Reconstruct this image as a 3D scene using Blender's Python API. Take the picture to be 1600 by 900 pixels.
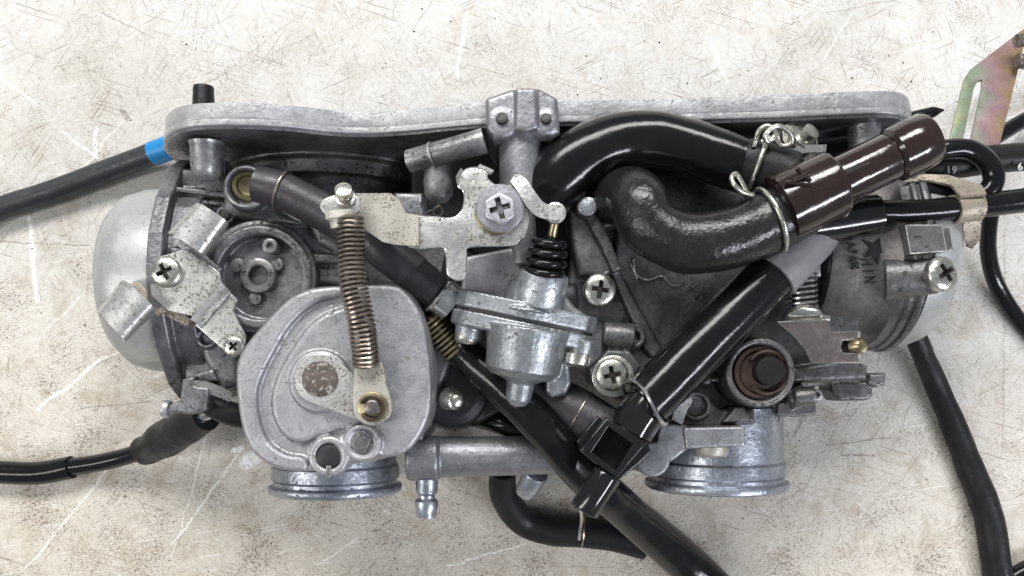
import bpy, bmesh, math, random
from mathutils import Vector, Matrix, noise
from mathutils.geometry import tessellate_polygon
random.seed(7)
for o in list(bpy.data.objects): bpy.data.objects.remove(o)
sc = bpy.context.scene
COL = sc.collection
# ------------------------------------------------------------------ camera, light, exposure
S = 0.0002          # metres per work unit (one unit is one photo pixel at the height of the castings' top)
D = 1300.0          # camera height above that level
T = -315.0          # bench level
NY = 590.0
def P(x, y, h=0.0):
    f = (D-h)/D
    return Vector(((x-800)*f, (NY-y)*f, h-T))
def F(h): return (D-h)/D
cam = bpy.data.cameras.new('camera'); co = bpy.data.objects.new('camera', cam); COL.objects.link(co)
co.location = (0, 0, (D-T)*S); cam.sensor_width = 36; cam.lens = 36*D/1600
cam.shift_y = 140/1600; cam.clip_start = 0.01; cam.clip_end = 50
sc.camera = co
w = bpy.data.worlds.new('World'); sc.world = w; w.use_nodes = True
w.node_tree.nodes['Background'].inputs[0].default_value = (0.86, 0.93, 1.0, 1)
w.node_tree.nodes['Background'].inputs[1].default_value = 0.27
def area(name, loc, target, sx, sy, power, color):
    l = bpy.data.lights.new(name, 'AREA'); l.shape = 'RECTANGLE'; l.size = sx; l.size_y = sy
    l.energy = power; l.color = color
    o = bpy.data.objects.new(name, l); COL.objects.link(o); o.location = loc
    o.rotation_euler = (Vector(target)-Vector(loc)).to_track_quat('-Z', 'Y').to_euler()
    return o
area('window_lamp', (-0.15, 1.05, 1.0), (0, 0.02, 0), 1.3, 0.38, 27, (1.0, 0.99, 0.97))
area('side_lamp', (0.85, -0.62, 0.85), (0.05, 0, 0.03), 0.7, 0.14, 11, (0.90, 0.92, 1.0))
area('left_lamp', (-0.95, -0.2, 0.9), (0, 0, 0.02), 0.2, 0.8, 5.5, (1.0, 0.97, 0.93))
sc.view_settings.view_transform = 'Standard'; sc.view_settings.look = 'None'
sc.view_settings.exposure = 0.0; sc.view_settings.gamma = 1.0
sc.render.engine = 'CYCLES'

# ------------------------------------------------------------------ materials
class N:
    def __init__(s, name):
        s.m = bpy.data.materials.new(name); s.m.use_nodes = True; s.t = s.m.node_tree
        s.b = s.t.nodes['Principled BSDF']
        tc = s.t.nodes.new('ShaderNodeTexCoord'); mp = s.t.nodes.new('ShaderNodeMapping')
        mp.inputs['Scale'].default_value = (1/S,)*3
        s.t.links.new(tc.outputs['Object'], mp.inputs['Vector']); s.co = mp.outputs[0]
    def nd(s, typ, **kw):
        n = s.t.nodes.new(typ)
        for k, v in kw.items(): setattr(n, k, v)
        return n
    def ln(s, a, b): s.t.links.new(a, b)
    def put(s, inp, v):
        if hasattr(v, 'links') or isinstance(v, bpy.types.NodeSocket): s.ln(v, inp)
        else: inp.default_value = v
    def map(s, scale=(1, 1, 1), rot=0, loc=(0, 0, 0)):
        m = s.nd('ShaderNodeMapping'); m.inputs['Scale'].default_value = scale
        m.inputs['Rotation'].default_value = (0, 0, rot); m.inputs['Location'].default_value = loc
        s.ln(s.co, m.inputs[0]); return m.outputs[0]
    def noise(s, size, detail=3, rough=.55, vec=None, dist=0):
        n = s.nd('ShaderNodeTexNoise'); n.inputs['Scale'].default_value = 1/size
        n.inputs['Detail'].default_value = detail; n.inputs['Roughness'].default_value = rough
        n.inputs['Distortion'].default_value = dist
        s.ln(vec or s.co, n.inputs['Vector']); return n.outputs[0]
    def ramp(s, v, a, b, lo=0., hi=1.):
        r = s.nd('ShaderNodeMapRange'); r.inputs[1].default_value = a; r.inputs[2].default_value = b
        r.inputs[3].default_value = lo; r.inputs[4].default_value = hi; s.ln(v, r.inputs[0]); return r.outputs[0]
    def math(s, op, a, b=0.):
        n = s.nd('ShaderNodeMath', operation=op); s.put(n.inputs[0], a); s.put(n.inputs[1], b); return n.outputs[0]
    def vm(s, op, a, b=None, sc_=None):
        n = s.nd('ShaderNodeVectorMath', operation=op); s.put(n.inputs[0], a)
        if b is not None: s.put(n.inputs[1], b)
        if sc_ is not None: s.put(n.inputs['Scale'], sc_)
        return n
    def mix(s, f, a, b):
        n = s.nd('ShaderNodeMix', data_type='RGBA'); s.put(n.inputs[0], f)
        for i, v in ((6, a), (7, b)):
            if isinstance(v, tuple): n.inputs[i].default_value = (*v[:3], 1)
            else: s.ln(v, n.inputs[i])
        return n.outputs[2]
    def bump(s, h, dist, strength=1.0, prev=None):
        n = s.nd('ShaderNodeBump'); n.inputs['Distance'].default_value = dist*S; n.inputs['Strength'].default_value = strength
        s.ln(h, n.inputs['Height'])
        if prev: s.ln(prev, n.inputs['Normal'])
        return n.outputs[0]
    def mapt(s, scale, rot, loc):
        m = s.nd('ShaderNodeMapping', vector_type='TEXTURE'); m.inputs['Scale'].default_value = scale
        m.inputs['Rotation'].default_value = (0, 0, rot); m.inputs['Location'].default_value = loc
        s.ln(s.co, m.inputs[0]); return m.outputs[0]
    def out(s, col=None, rough=None, metal=None, nrm=None, spec=None, coat=None):
        if col is not None: s.put(s.b.inputs['Base Color'], (*col[:3], 1) if isinstance(col, tuple) else col)
        if rough is not None: s.put(s.b.inputs['Roughness'], rough)
        if metal is not None: s.put(s.b.inputs['Metallic'], metal)
        if nrm is not None: s.ln(nrm, s.b.inputs['Normal'])
        if spec is not None: s.b.inputs['Specular IOR Level'].default_value = spec
        if coat: s.b.inputs['Coat Weight'].default_value = coat; s.b.inputs['Coat Roughness'].default_value = .12
        return s.m

def metal(name, c1, c2, rough=.42, met=.75, bump=1.0, grain=5., speck=None, amt=.6, spsize=4., var=45., wearc=None):
    n = N(name)
    a = n.ramp(n.noise(var, 5, .65), .35, .65)
    col = n.mix(a, c1, c2)
    fine = n.noise(grain, 4, .7)
    col = n.mix(n.ramp(fine, .35, .7, 0, .28), col, tuple(min(1, v*1.7) for v in c1))
    r = n.ramp(n.noise(22, 5, .7), .3, .7, rough-.1, rough+.16)
    if wearc:       # rubbed bright edges
        ge = n.nd('ShaderNodeNewGeometry')
        e_ = n.math('ADD', ge.outputs['Pointiness'], n.ramp(n.noise(14, 5, .7), .3, .7, -.03, .022))
        e_ = n.ramp(e_, .515, .56, 0, .8)
        col = n.mix(e_, col, wearc); r = n.math('SUBTRACT', r, n.math('MULTIPLY', e_, .08))
    if speck:
        big = n.ramp(n.noise(34, 4, .6), .35, .7, -.09, .07)
        k = n.ramp(n.math('ADD', n.noise(spsize, 3, .6), big), .60-.1*amt, .68-.1*amt, 0, .9)
        col = n.mix(k, col, speck)
        r = n.math('ADD', r, n.math('MULTIPLY', k, .3))
        mt = n.ramp(k, 0, 1, met, met*.2)
    else: mt = met
    b = n.bump(fine, bump, .5); b = n.bump(n.noise(28, 3), bump*5, .28, b)
    return n.out(col, r, mt, b)
def rubber(name, c1, c2, rough=.5, bump=.8, grain=7., spec=.5, dust=None, coat=0, rv=.15):
    n = N(name)
    col = n.mix(n.ramp(n.noise(50, 5, .65), .35, .65), c1, c2)
    if dust: col = n.mix(n.ramp(n.noise(5, 4, .7), .56, .74, 0, .5), col, dust)
    b = n.bump(n.noise(grain, 3, .6), bump, .45); b = n.bump(n.noise(grain*5, 3), bump*6, .3, b)
    return n.out(col, n.ramp(n.noise(26, 5, .7), .3, .7, max(.04, rough-rv), rough+rv), 0, b, spec, coat)
def plain(name, col, rough=.5, met=0., bump=.3, spec=.5):
    n = N(name); f = n.noise(6, 3)
    c = n.mix(n.ramp(f, .3, .7), col, tuple(v*.7 for v in col))
    return n.out(c, rough, met, n.bump(f, bump, .5), spec)
M = {}
M['cast'] = metal('grey cast aluminium', (.27, .275, .29), (.19, .195, .21), .40, .75, 1.2, 5, (.10, .095, .09), .3, 5, 60, (.42, .42, .43))
M['castL'] = metal('pale cast aluminium', (.38, .38, .395), (.27, .27, .285), .42, .65, 1.3, 4, (.15, .135, .12), .1, 5, 60, (.56, .56, .57))
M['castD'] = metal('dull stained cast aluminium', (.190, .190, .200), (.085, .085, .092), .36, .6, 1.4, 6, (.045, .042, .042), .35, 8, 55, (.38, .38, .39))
M['castR'] = metal('dark oily cast aluminium', (.15, .145, .15), (.062, .06, .062), .36, .55, 1.4, 6, (.030, .027, .027), .3, 8, 55, (.27, .26, .265))
M['castB'] = metal('brown stained cast aluminium', (.23, .215, .21), (.12, .11, .108), .40, .55, 1.2, 6, (.34, .31, .30), -.5, 3)
M['castV'] = metal('bluish die cast alloy', (.33, .35, .37), (.21, .225, .24), .38, .75, 1.1, 7, (.10, .085, .07), .3, 6, 40, (.52, .55, .58))
M['bright'] = metal('worn bright aluminium', (.43, .46, .51), (.24, .26, .31), .32, .9, 1.2, 8, (.12, .12, .14), .35, 6)
M['zinc'] = metal('corroded zinc plate', (.50, .50, .485), (.36, .355, .33), .36, .8, .8, 3, (.10, .085, .06), .62, 4.2, 40, (.66, .66, .65))
M['zincD'] = metal('grimy zinc plate', (.42, .37, .30), (.27, .23, .185), .45, .6, 1, 3, (.07, .05, .035), .7, 3.4)
M['tan'] = metal('tan stained zinc plate', (.47, .45, .40), (.38, .36, .31), .45, .6, .8, 3, (.10, .08, .05), .55, 3)
M['screw'] = metal('screw steel', (.60, .59, .54), (.44, .43, .38), .24, .95, .8, 4, (.14, .11, .07), .2, 4)
M['boltM'] = metal('zinc passivated bolt', (.50, .49, .53), (.36, .35, .39), .34, .75, .6, 5, (.2, .18, .17), .1, 4)
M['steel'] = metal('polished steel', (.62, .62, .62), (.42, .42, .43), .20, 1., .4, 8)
M['spring'] = metal('brown tinted spring wire', (.36, .31, .26), (.15, .115, .095), .30, .95, .4, 6)
M['blackS'] = plain('blackened steel end', (.016, .015, .015), .6, 0, 1, .15)
M['brass'] = metal('dull brass', (.34, .29, .18), (.20, .165, .10), .32, .95, .5, 6)
M['rust'] = metal('rusted shaft end', (.12, .095, .08), (.05, .04, .034), .55, .35, 2.5, 4, (.34, .32, .30), .75, 5)
M['rustD'] = metal('dark brown rusted steel', (.060, .036, .029), (.035, .022, .018), .36, .3, 1.2, 5)
M['bowl'] = metal('satin silver painted cap', (.44, .45, .45), (.38, .39, .388), .38, .5, .35, 3, (.22, .22, .21), -.15, 5)
M['dark'] = plain('blackened and shaded metal', (.030, .030, .033), .45, .3, 1)  # dark parts; also the shade colour of the rear gaps and wall lettering
M['plum'] = metal('tinted chrome plate', (.28, .245, .235), (.18, .15, .145), .26, .85, .5, 5)
M['rub'] = rubber('matt black rubber', (.017, .017, .019), (.010, .010, .011), .44, .8, 7, .25)
M['rubG'] = rubber('greasy black rubber', (.009, .009, .010), (.005, .005, .006), .16, .4, 9, .35, rv=.05)
M['rubU'] = rubber('worn soft rubber', (.022, .020, .0205), (.010, .0095, .0098), .24, 1.3, 5, .45, (.062, .056, .055), rv=.14)
M['rubP'] = rubber('faded purple black rubber', (.046, .040, .046), (.026, .024, .030), .42, .8, 6, .5)
M['plast'] = rubber('glossy black plastic', (.010, .010, .011), (.006, .006, .007), .13, .3, 12, .6, rv=.06)
M['brown'] = rubber('glossy brown plastic', (.024, .0125, .0105), (.014, .0075, .0065), .13, .9, 14, .5, (.06, .033, .03), .4, .08)
M['nylon'] = plain('ivory nylon', (.62, .60, .52), .4, 0)
M['blue'] = plain('blue tape', (.012, .26, .62), .4, 0, .8)
M['greyband'] = rubber('grey greasy band', (.30, .30, .31), (.20, .20, .21), .30, .5, 9, .5)
M['cable'] = rubber('dusty black cable', (.034, .036, .042), (.022, .024, .028), .42, .8, 5, .5, (.12, .12, .125))
M['print'] = plain('white ink', (.62, .62, .62), .6)
M['grime'] = metal('grimy recess', (.10, .09, .08), (.04, .035, .03), .5, .4, .8, 3)
M['hole'] = plain('black grime and slot shade', (.012, .011, .011), .6)  # grit colour, also used as painted shade in the slot
def chromate():
    n = N('iridescent zinc chromate')
    sep = n.nd('ShaderNodeSeparateXYZ'); n.ln(n.co, sep.inputs[0])
    u = n.math('ADD', n.math('MULTIPLY', sep.outputs[0], 1/130), n.math('MULTIPLY', sep.outputs[1], -.0030))
    u = n.math('ADD', n.math('ADD', u, .5), n.ramp(n.noise(60, 4, .6, None, .5), .3, .7, -.18, .18))
    cr = n.nd('ShaderNodeValToRGB'); e = cr.color_ramp.elements
    cols = [(0.05, (.34, .35, .20)), (.25, (.24, .31, .22)), (.42, (.34, .29, .27)), (.58, (.38, .24, .26)), (.75, (.38, .26, .18)), (.9, (.36, .30, .14))]
    e[0].position = cols[0][0]; e[0].color = (*cols[0][1], 1); e[1].position = cols[-1][0]; e[1].color = (*cols[-1][1], 1)
    for p_, c_ in cols[1:-1]: q = e.new(p_); q.color = (*c_, 1)
    n.ln(u, cr.inputs[0])
    col = n.mix(n.ramp(n.noise(3, 3), .60, .70, 0, .6), cr.outputs[0], (.15, .11, .06))
    return n.out(col, n.ramp(n.noise(25, 4), .3, .7, .30, .50), .6, n.bump(n.noise(5, 3), .7, .4))
M['chromate'] = chromate()

def bench_mat():
    n = N('scuffed off white bench top')
    big = n.noise(330, 5, .6); mid = n.noise(70, 6, .68, None, .5); fine = n.noise(9, 6, .72)
    sep = n.nd('ShaderNodeSeparateXYZ'); n.ln(n.co, sep.inputs[0])
    warm = n.ramp(n.math('ADD', n.math('MULTIPLY', sep.outputs[1], -.00072), n.math('MULTIPLY', sep.outputs[0], -.00012)), -.30, .30)
    col = n.mix(warm, (.665, .66, .645), (.60, .555, .475))
    col = n.mix(n.ramp(big, .42, .60, 0, .40), col, (.58, .54, .47))
    col = n.mix(n.math('MULTIPLY', n.ramp(mid, .51, .66), n.ramp(warm, 0, 1, .30, .72)), col, (.40, .33, .24))
    col = n.mix(n.ramp(fine, .48, .60, 0, .36), col, (.46, .40, .33))
    # speckles of grime
    dens = n.ramp(n.noise(95, 4, .6), .35, .68, -.07, .06)
    dens = n.math('ADD', dens, n.ramp(warm, 0, 1, -.032, .028))
    sp = n.ramp(n.math('ADD', n.noise(3.1, 3, .65), dens), .565, .63, 0, .8)
    col = n.mix(sp, col, (.20, .155, .11))
    sp2 = n.ramp(n.math('ADD', n.noise(6.5, 4, .7), dens), .60, .66, 0, .8)
    col = n.mix(sp2, col, (.14, .11, .085))
    wear = None
    # directional hairline scratches, several headings
    rs = random.Random(3)
    for i in range(9):
        ang = [0.5, -0.62, 1.05, -1.15, 0.12, 1.5, -0.3, .8, -.9][i] + rs.uniform(-.08, .08)
        L = [110, 70, 150, 90, 130, 60, 200, 45, 55][i]; wd = [2.6, 2.0, 2.4, 1.9, 2.2, 1.8, 2.6, 1.7, 1.8][i]
        v = n.mapt((L, wd, 1), ang, (rs.uniform(0, 5000), rs.uniform(0, 500), 0))
        nz = n.nd('ShaderNodeTexNoise'); nz.inputs['Scale'].default_value = 1; nz.inputs['Detail'].default_value = 1.5; nz.inputs['Distortion'].default_value = .12
        n.ln(v, nz.inputs['Vector'])
        k = n.ramp(nz.outputs[0], .64, .685)
        msk = n.ramp(n.noise(60+i*7, 3, .6, n.map((1, 1, 1), 0, (i*40, i*91, 0))), .45, .60)
        k = n.math('MULTIPLY', k, msk)
        if i % 3 == 1: col = n.mix(n.math('MULTIPLY', k, .75), col, (.90, .89, .87))
        else: col = n.mix(n.math('MULTIPLY', k, .75), col, (.20, .15, .11))
        wear = k if wear is None else n.math('MAXIMUM', wear, k)
    # longer gouges that stand where the photo has them
    wob = n.nd('ShaderNodeTexNoise'); wob.inputs['Scale'].default_value = 1/40; n.ln(n.co, wob.inputs['Vector'])
    wv = n.vm('SCALE', n.vm('SUBTRACT', wob.outputs['Color'], (.5, .5, .5)).outputs[0], None, 14).outputs[0]
    wv2 = n.nd('ShaderNodeTexNoise'); wv2.inputs['Scale'].default_value = 1/4; n.ln(n.co, wv2.inputs['Vector'])
    wv3 = n.vm('SCALE', n.vm('SUBTRACT', wv2.outputs['Color'], (.5, .5, .5)).outputs[0], None, 5).outputs[0]
    flat = n.vm('MULTIPLY', n.vm('ADD', n.vm('ADD', n.co, wv).outputs[0], wv3).outputs[0], (1, 1, 0)).outputs[0]
    brk = n.ramp(n.noise(8, 4, .7), .36, .52)
    def seg(x0, y0, x1, y1, wd, c, a):
        nonlocal col
        p0 = P(x0, y0, T); p1 = P(x1, y1, T); p0.z = p1.z = 0; d = p1-p0
        q = n.vm('SUBTRACT', flat, tuple(p0)).outputs[0]
        t = n.math('DIVIDE', n.vm('DOT_PRODUCT', q, tuple(d)).outputs['Value'], d.length_squared)
        t = n.ramp(t, 0, 1)
        pr = n.vm('SCALE', tuple(d), None, t).outputs[0]
        dist = n.vm('LENGTH', n.vm('SUBTRACT', q, pr).outputs[0]).outputs['Value']
        k = n.math('MULTIPLY', n.ramp(dist, wd*.55, wd*1.15, a, 0), brk)
        col = n.mix(k, col, c)
    WH = (.93, .925, .91); DK = (.17, .13, .10)
    for s_ in [(46, 340, 58, 470, 4.5, WH, .95), (95, 205, 150, 245, 3, WH, .8), (0, 120, 60, 165, 2, WH, .8), (150, 200, 150, 245, 4, WH, .8),
               (730, 20, 712, 120, 4, WH, .7), (895, 0, 960, 70, 2.2, WH, .7), (1110, 60, 1135, 130, 3, WH, .6), (60, 640, 160, 560, 3.6, WH, .8),
               (160, 560, 200, 545, 2, WH, .6), (40, 890, 180, 720, 2, WH, .6), (385, 722, 400, 712, 16, WH, .95), (365, 705, 378, 700, 7, WH, .9),
               (380, 700, 270, 850, 2.2, WH, .7), (215, 480, 240, 470, 8, WH, .5), (820, 850, 700, 885, 2, WH, .7), (100, 300, 190, 190, 2.5, WH, .5),
               (1290, 90, 1330, 20, 2, WH, .6), (130, 460, 70, 520, 2, WH, .5), (270, 870, 340, 620, 1.6, WH, .5), (560, 840, 500, 880, 2, WH, .5),
               (0, 376, 140, 384, 1.1, DK, .8), (120, 640, 240, 625, 1.2, DK, .6), (160, 20, 240, 60, 1.1, DK, .7), (330, 130, 460, 30, 1.0, DK, .5),
               (1290, 20, 1400, 0, 1, DK, .5), (1570, 360, 1568, 700, 1.1, DK, .55), (1255, 650, 1240, 680, 3, DK, .7), (1315, 711, 1366, 713, 2, DK, .7),
               (1290, 695, 1390, 683, 1.6, DK, .6), (1440, 590, 1400, 690, 1.2, DK, .5), (1360, 560, 1240, 800, 1.2, DK, .45), (190, 172, 200, 186, 6, DK, .6),
               (480, 60, 300, 140, 1., DK, .4), (1255, 150, 1262, 160, 2.5, DK, .8), (860, 885, 990, 886, 1.2, DK, .5), (195, 440, 260, 380, 1, DK, .4)]:
        seg(*s_)
    b = n.bump(fine, .8, .5); b = n.bump(n.math('SUBTRACT', 1, wear), 1.0, .35, b)
    return n.out(col, n.ramp(mid, .3, .7, .38, .58), 0, b, .35)
M['bench'] = bench_mat()

# ------------------------------------------------------------------ geometry collector (work units)
def crom(pts, n=8, closed=False):
    pts = [Vector(p) for p in pts]; out = []
    m = len(pts); rng = range(m if closed else m-1)
    for i in rng:
        if closed: a, b, c, d = pts[(i-1) % m], pts[i], pts[(i+1) % m], pts[(i+2) % m]
        else: a, b, c, d = pts[max(i-1, 0)], pts[i], pts[i+1], pts[min(i+2, m-1)]
        for k in range(n):
            t = k/n
            out.append(.5*((2*b)+(c-a)*t+(2*a-5*b+4*c-d)*t*t+(3*b-a-3*c+d)*t**3))
    if not closed: out.append(pts[-1].copy())
    return out
def poly_area(p): return sum(p[i][0]*p[(i+1) % len(p)][1]-p[(i+1) % len(p)][0]*p[i][1] for i in range(len(p)))/2
def offset(poly, d):     # poly CCW: positive shrinks
    n = len(poly); out = []
    for i in range(n):
        a, b, c = Vector(poly[i-1][:2]), Vector(poly[i][:2]), Vector(poly[(i+1) % n][:2])
        e1 = (b-a); e2 = (c-b)
        if e1.length < 1e-6 or e2.length < 1e-6: out.append(b.copy()); continue
        e1.normalize(); e2.normalize()
        n1 = Vector((-e1.y, e1.x)); n2 = Vector((-e2.y, e2.x)); m = n1+n2
        if m.length < 1e-4: out.append(b+n1*d); continue
        m.normalize(); out.append(b+m*(d/max(.45, m.dot(n1))))
    return out
def frame(o, z, x=None):
    z = Vector(z).normalized(); x = Vector(x) if x is not None else (Vector((1, 0, 0)) if abs(z.x) < .9 else Vector((0, 1, 0)))
    y = z.cross(x).normalized(); x = y.cross(z)
    m = Matrix((x, y, z)).transposed().to_4x4(); m.translation = Vector(o); return m
def circ(cx, cy, r, n=32, a0=0): return [(cx+r*math.cos(a0+2*math.pi*i/n), cy+r*math.sin(a0+2*math.pi*i/n)) for i in range(n)]
class G:
    def __init__(s): s.bm = bmesh.new()
    def _prism(s, M4, poly, z1, z0, bev=3., holes=(), botbev=0):
        if poly_area(poly) < 0: poly = list(reversed(poly))
        hs = [list(h) if poly_area(h) > 0 else list(reversed(h)) for h in holes]
        prof = [(bev, z1), (bev*.62, z1-bev*.08), (bev*.29, z1-bev*.29), (bev*.08, z1-bev*.62), (0, z1-bev)] if bev > 0 else [(0, z1)]
        prof += ([(0, z0+botbev), (botbev, z0)] if botbev else [(0, z0)])
        def rings(pl, sgn):
            rs = []
            for d, z in prof:
                q = offset(pl, d*sgn) if d else [Vector(p[:2]) for p in pl]
                rs.append([s.bm.verts.new(M4 @ Vector((p[0], p[1], z))) for p in q])
            for a, b in zip(rs[:-1], rs[1:]):
                m = len(a)
                for i in range(m):
                    j = (i+1) % m
                    f = (a[i], b[i], b[j], a[j]) if sgn > 0 else (a[j], b[j], b[i], a[i])
                    try: s.bm.faces.new(f)
                    except ValueError: pass
            return rs
        allr = [rings(poly, 1)]+[rings(h, -1) for h in hs]
        iM = M4.inverted()
        for idx, flip in ((0, False), (-1, True)):
            loops = [r[idx] for r in allr]
            flat = [v for l in loops for v in l]
            for tri in tessellate_polygon([[Vector(((iM @ v.co).x, (iM @ v.co).y, 0)) for v in l] for l in loops]):
                vs = [flat[i] for i in tri]
                c = (iM.to_3x3() @ (vs[1].co-vs[0].co)).cross(iM.to_3x3() @ (vs[2].co-vs[0].co)).z
                if (c < 0) != flip: vs.reverse()
                try: s.bm.faces.new(vs)
                except ValueError: pass
        return s
    def prism(s, px, h1, h0, bev=3., holes=(), smooth=0, dh=None):
        """photo-plan outline at level h1, extruded straight down to h0"""
        def cv(pl): return [tuple(P(x, y, h1)[:2]) for x, y in pl]
        pl = cv(px)
        if smooth: pl = [tuple(v) for v in crom([Vector(p) for p in pl], smooth, True)]
        return s._prism(Matrix.Identity(4), pl, h1-T, h0-T, bev, [cv(h) for h in holes])
    def slab(s, M4, poly, z1, z0, bev=2., holes=(), smooth=0):
        if smooth: poly = [tuple(v) for v in crom([Vector(p) for p in poly], smooth, True)]
        return s._prism(M4, poly, z1, z0, bev, holes)
    def lathe(s, o, ax, prof, seg=40, x=None, ell=1.0):
        M4 = frame(o, ax, x); rs = []
        for t, r in prof:
            if r < 1e-4: rs.append([s.bm.verts.new(M4 @ Vector((0, 0, t)))])
            else: rs.append([s.bm.verts.new(M4 @ Vector((r*math.cos(2*math.pi*i/seg), ell*r*math.sin(2*math.pi*i/seg), t))) for i in range(seg)])
        for a, b in zip(rs[:-1], rs[1:]):
            for i in range(seg):
                j = (i+1) % seg
                if len(a) == 1 and len(b) == 1: continue
                if len(a) == 1: f = (a[0], b[j], b[i])
                elif len(b) == 1: f = (a[i], a[j], b[0])
                else: f = (a[i], a[j], b[j], b[i])
                try: s.bm.faces.new(f)
                except ValueError: pass
        for r, fl in ((rs[0], True), (rs[-1], False)):
            if len(r) > 2:
                try: s.bm.faces.new(list(reversed(r)) if fl else r)
                except ValueError: pass
        return s
    def disc(s, x, y, h1, h0, r, bev=2, seg=36, tilt=(0, 0, 1), hole=0, depth=None):
        """upright round boss, r as seen; optional bore"""
        R = r*F(h1); o = P(x, y, h1); L = h1-h0
        pr = [(-L, R), (-bev, R), (-bev*.3, R-bev*.3), (0, R-bev)]
        if hole:
            q = hole*F(h1); dd = depth or L*.8; pr += [(0, q+bev*.6), (-bev*.6, q), (-dd, q), (-dd, 0)]
        else: pr += [(0, 0)]
        return s.lathe(o, tilt, [(-L, 0)]+pr, seg)
    def cyl(s, a, b, r0, r1=None, bev=2., seg=32):
        a = Vector(a); b = Vector(b); r1 = r0 if r1 is None else r1; L = (b-a).length
        return s.lathe(a, b-a, [(0, 0), (0, r0-bev), (bev*.3, r0-bev*.3), (bev, r0), (L-bev, r1), (L-bev*.3, r1-bev*.3), (L, r1-bev), (L, 0)], seg)
    def tube(s, pts, rad, seg=22, n=8, cap=True, wob=0., hollow=0, sd=0., ell=None):
        """pts (x, y, h) as seen in plan, rad as seen"""
        m = len(pts); rad = rad if isinstance(rad, (list, tuple)) else [rad]*m
        q = [P(*p) for p in pts]; R = [r*F(p[2]) for r, p in zip(rad, pts)]
        c4 = crom([(*v, r) for v, r in zip(q, R)], n) if False else None
        C = crom(q, n); RR = []
        for i in range(m-1):
            for k in range(n):
                t = k/n; t = t*t*(3-2*t); RR.append(R[i]*(1-t)+R[i+1]*t)
        RR.append(R[-1])
        return s.sweep(C, RR, seg, cap, wob, hollow, sd)
    def sweep(s, C, RR, seg=22, cap=True, wob=0., hollow=0, sd=0.):
        rs = []; up = None
        for i, c in enumerate(C):
            t = (C[min(i+1, len(C)-1)]-C[max(i-1, 0)]).normalized()
            if up is None: up = t.orthogonal().normalized()
            up = (up-t*up.dot(t)).normalized(); sd_ = t.cross(up)
            ring = []
            for k in range(seg):
                a = 2*math.pi*k/seg; d = up*math.cos(a)+sd_*math.sin(a); r = RR[i]
                if wob: r *= 1+wob*noise.noise((c+d*RR[i])*.02+Vector((sd, sd, 0)))
                ring.append(s.bm.verts.new(c+d*r))
            rs.append(ring)
        for a, b in zip(rs[:-1], rs[1:]):
            for i in range(seg):
                j = (i+1) % seg; s.bm.faces.new((a[i], a[j], b[j], b[i]))
        if cap:
            for r, c, fl, t in ((rs[0], C[0], True, (C[1]-C[0]).normalized()), (rs[-1], C[-1], False, (C[-2]-C[-1]).normalized())):
                rr = r
                if hollow:
                    R0 = (r[0].co-c).length
                    for kk, dp in ((hollow, 0), (hollow*.97, R0*1.2)):
                        nr = [s.bm.verts.new(c+(v.co-c)*kk+t*dp) for v in r] if dp == 0 else [s.bm.verts.new(v.co+t*dp) for v in rr]
                        for i in range(seg):
                            j = (i+1) % seg
                            f = (rr[i], rr[j], nr[j], nr[i])
                            s.bm.faces.new(f if not fl else tuple(reversed(f)))
                        rr = nr
                s.bm.faces.new(list(reversed(rr)) if fl else rr)
        return s
    def helix(s, pts, R, wire, turns, seg=8, per=14, dead=0, phase=0):
        C = crom([P(*p) for p in pts], 12); Ls = [0]
        for a, b in zip(C[:-1], C[1:]): Ls.append(Ls[-1]+(b-a).length)
        N_ = int(turns*per); out = []; up = None
        for i in range(N_+1):
            u = i/N_; L = u*Ls[-1]
            j = max(k for k in range(len(Ls)) if Ls[k] <= L+1e-9); j = min(j, len(C)-2)
            f = (L-Ls[j])/(Ls[j+1]-Ls[j]); c = C[j].lerp(C[j+1], f); t = (C[j+1]-C[j]).normalized()
            if up is None: up = t.orthogonal().normalized()
            up = (up-t*up.dot(t)).normalized(); w_ = t.cross(up); a = 2*math.pi*turns*u+phase
            Rr = R(u) if callable(R) else R
            out.append(c+(up*math.cos(a)+w_*math.sin(a))*Rr)
        return s.sweep(out, [wire]*len(out), seg)
    def ribbon(s, L, R, t):
        """bent sheet: matching edge points (x, y, h), thickness t downwards from the face"""
        L = [P(*p) if len(p) == 3 and not isinstance(p, Vector) else p for p in L]; R = [P(*p) if not isinstance(p, Vector) else p for p in R]
        n = len(L); nr = []
        for i in range(n):
            a = L[min(i+1, n-1)]-L[max(i-1, 0)]; b = R[i]-L[i]; nr.append(a.cross(b).normalized())
        tl = [s.bm.verts.new(p) for p in L]; tr = [s.bm.verts.new(p) for p in R]
        bl = [s.bm.verts.new(p+d*t) for p, d in zip(L, nr)]; br = [s.bm.verts.new(p+d*t) for p, d in zip(R, nr)]
        nf = s.bm.faces.new
        for i in range(n-1):
            nf((tl[i], tl[i+1], tr[i+1], tr[i])); nf((bl[i+1], bl[i], br[i], br[i+1]))
            nf((tl[i], bl[i], bl[i+1], tl[i+1])); nf((tr[i+1], br[i+1], br[i], tr[i]))
        nf((tl[0], tr[0], br[0], bl[0])); nf((tr[-1], tl[-1], bl[-1], br[-1]))
        return s
    def text(s, body, x, y, h, size, rot, depth=3., M4=None, shx=1.):
        c = bpy.data.curves.new('t', 'FONT'); c.body = body; c.size = size*F(h)*1.35; c.extrude = depth/2; c.bevel_depth = .25
        c.align_x = 'CENTER'; c.align_y = 'CENTER'; c.space_character = 1.08
        o = bpy.data.objects.new('t', c); COL.objects.link(o); bpy.context.view_layer.update()
        me = bpy.data.meshes.new_from_object(o.evaluated_get(bpy.context.evaluated_depsgraph_get()))
        if M4 is None: M4 = Matrix.Translation(P(x, y, h)) @ Matrix.Rotation(math.radians(rot), 4, 'Z') @ Matrix.Scale(shx, 4, (1, 0, 0))
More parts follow.
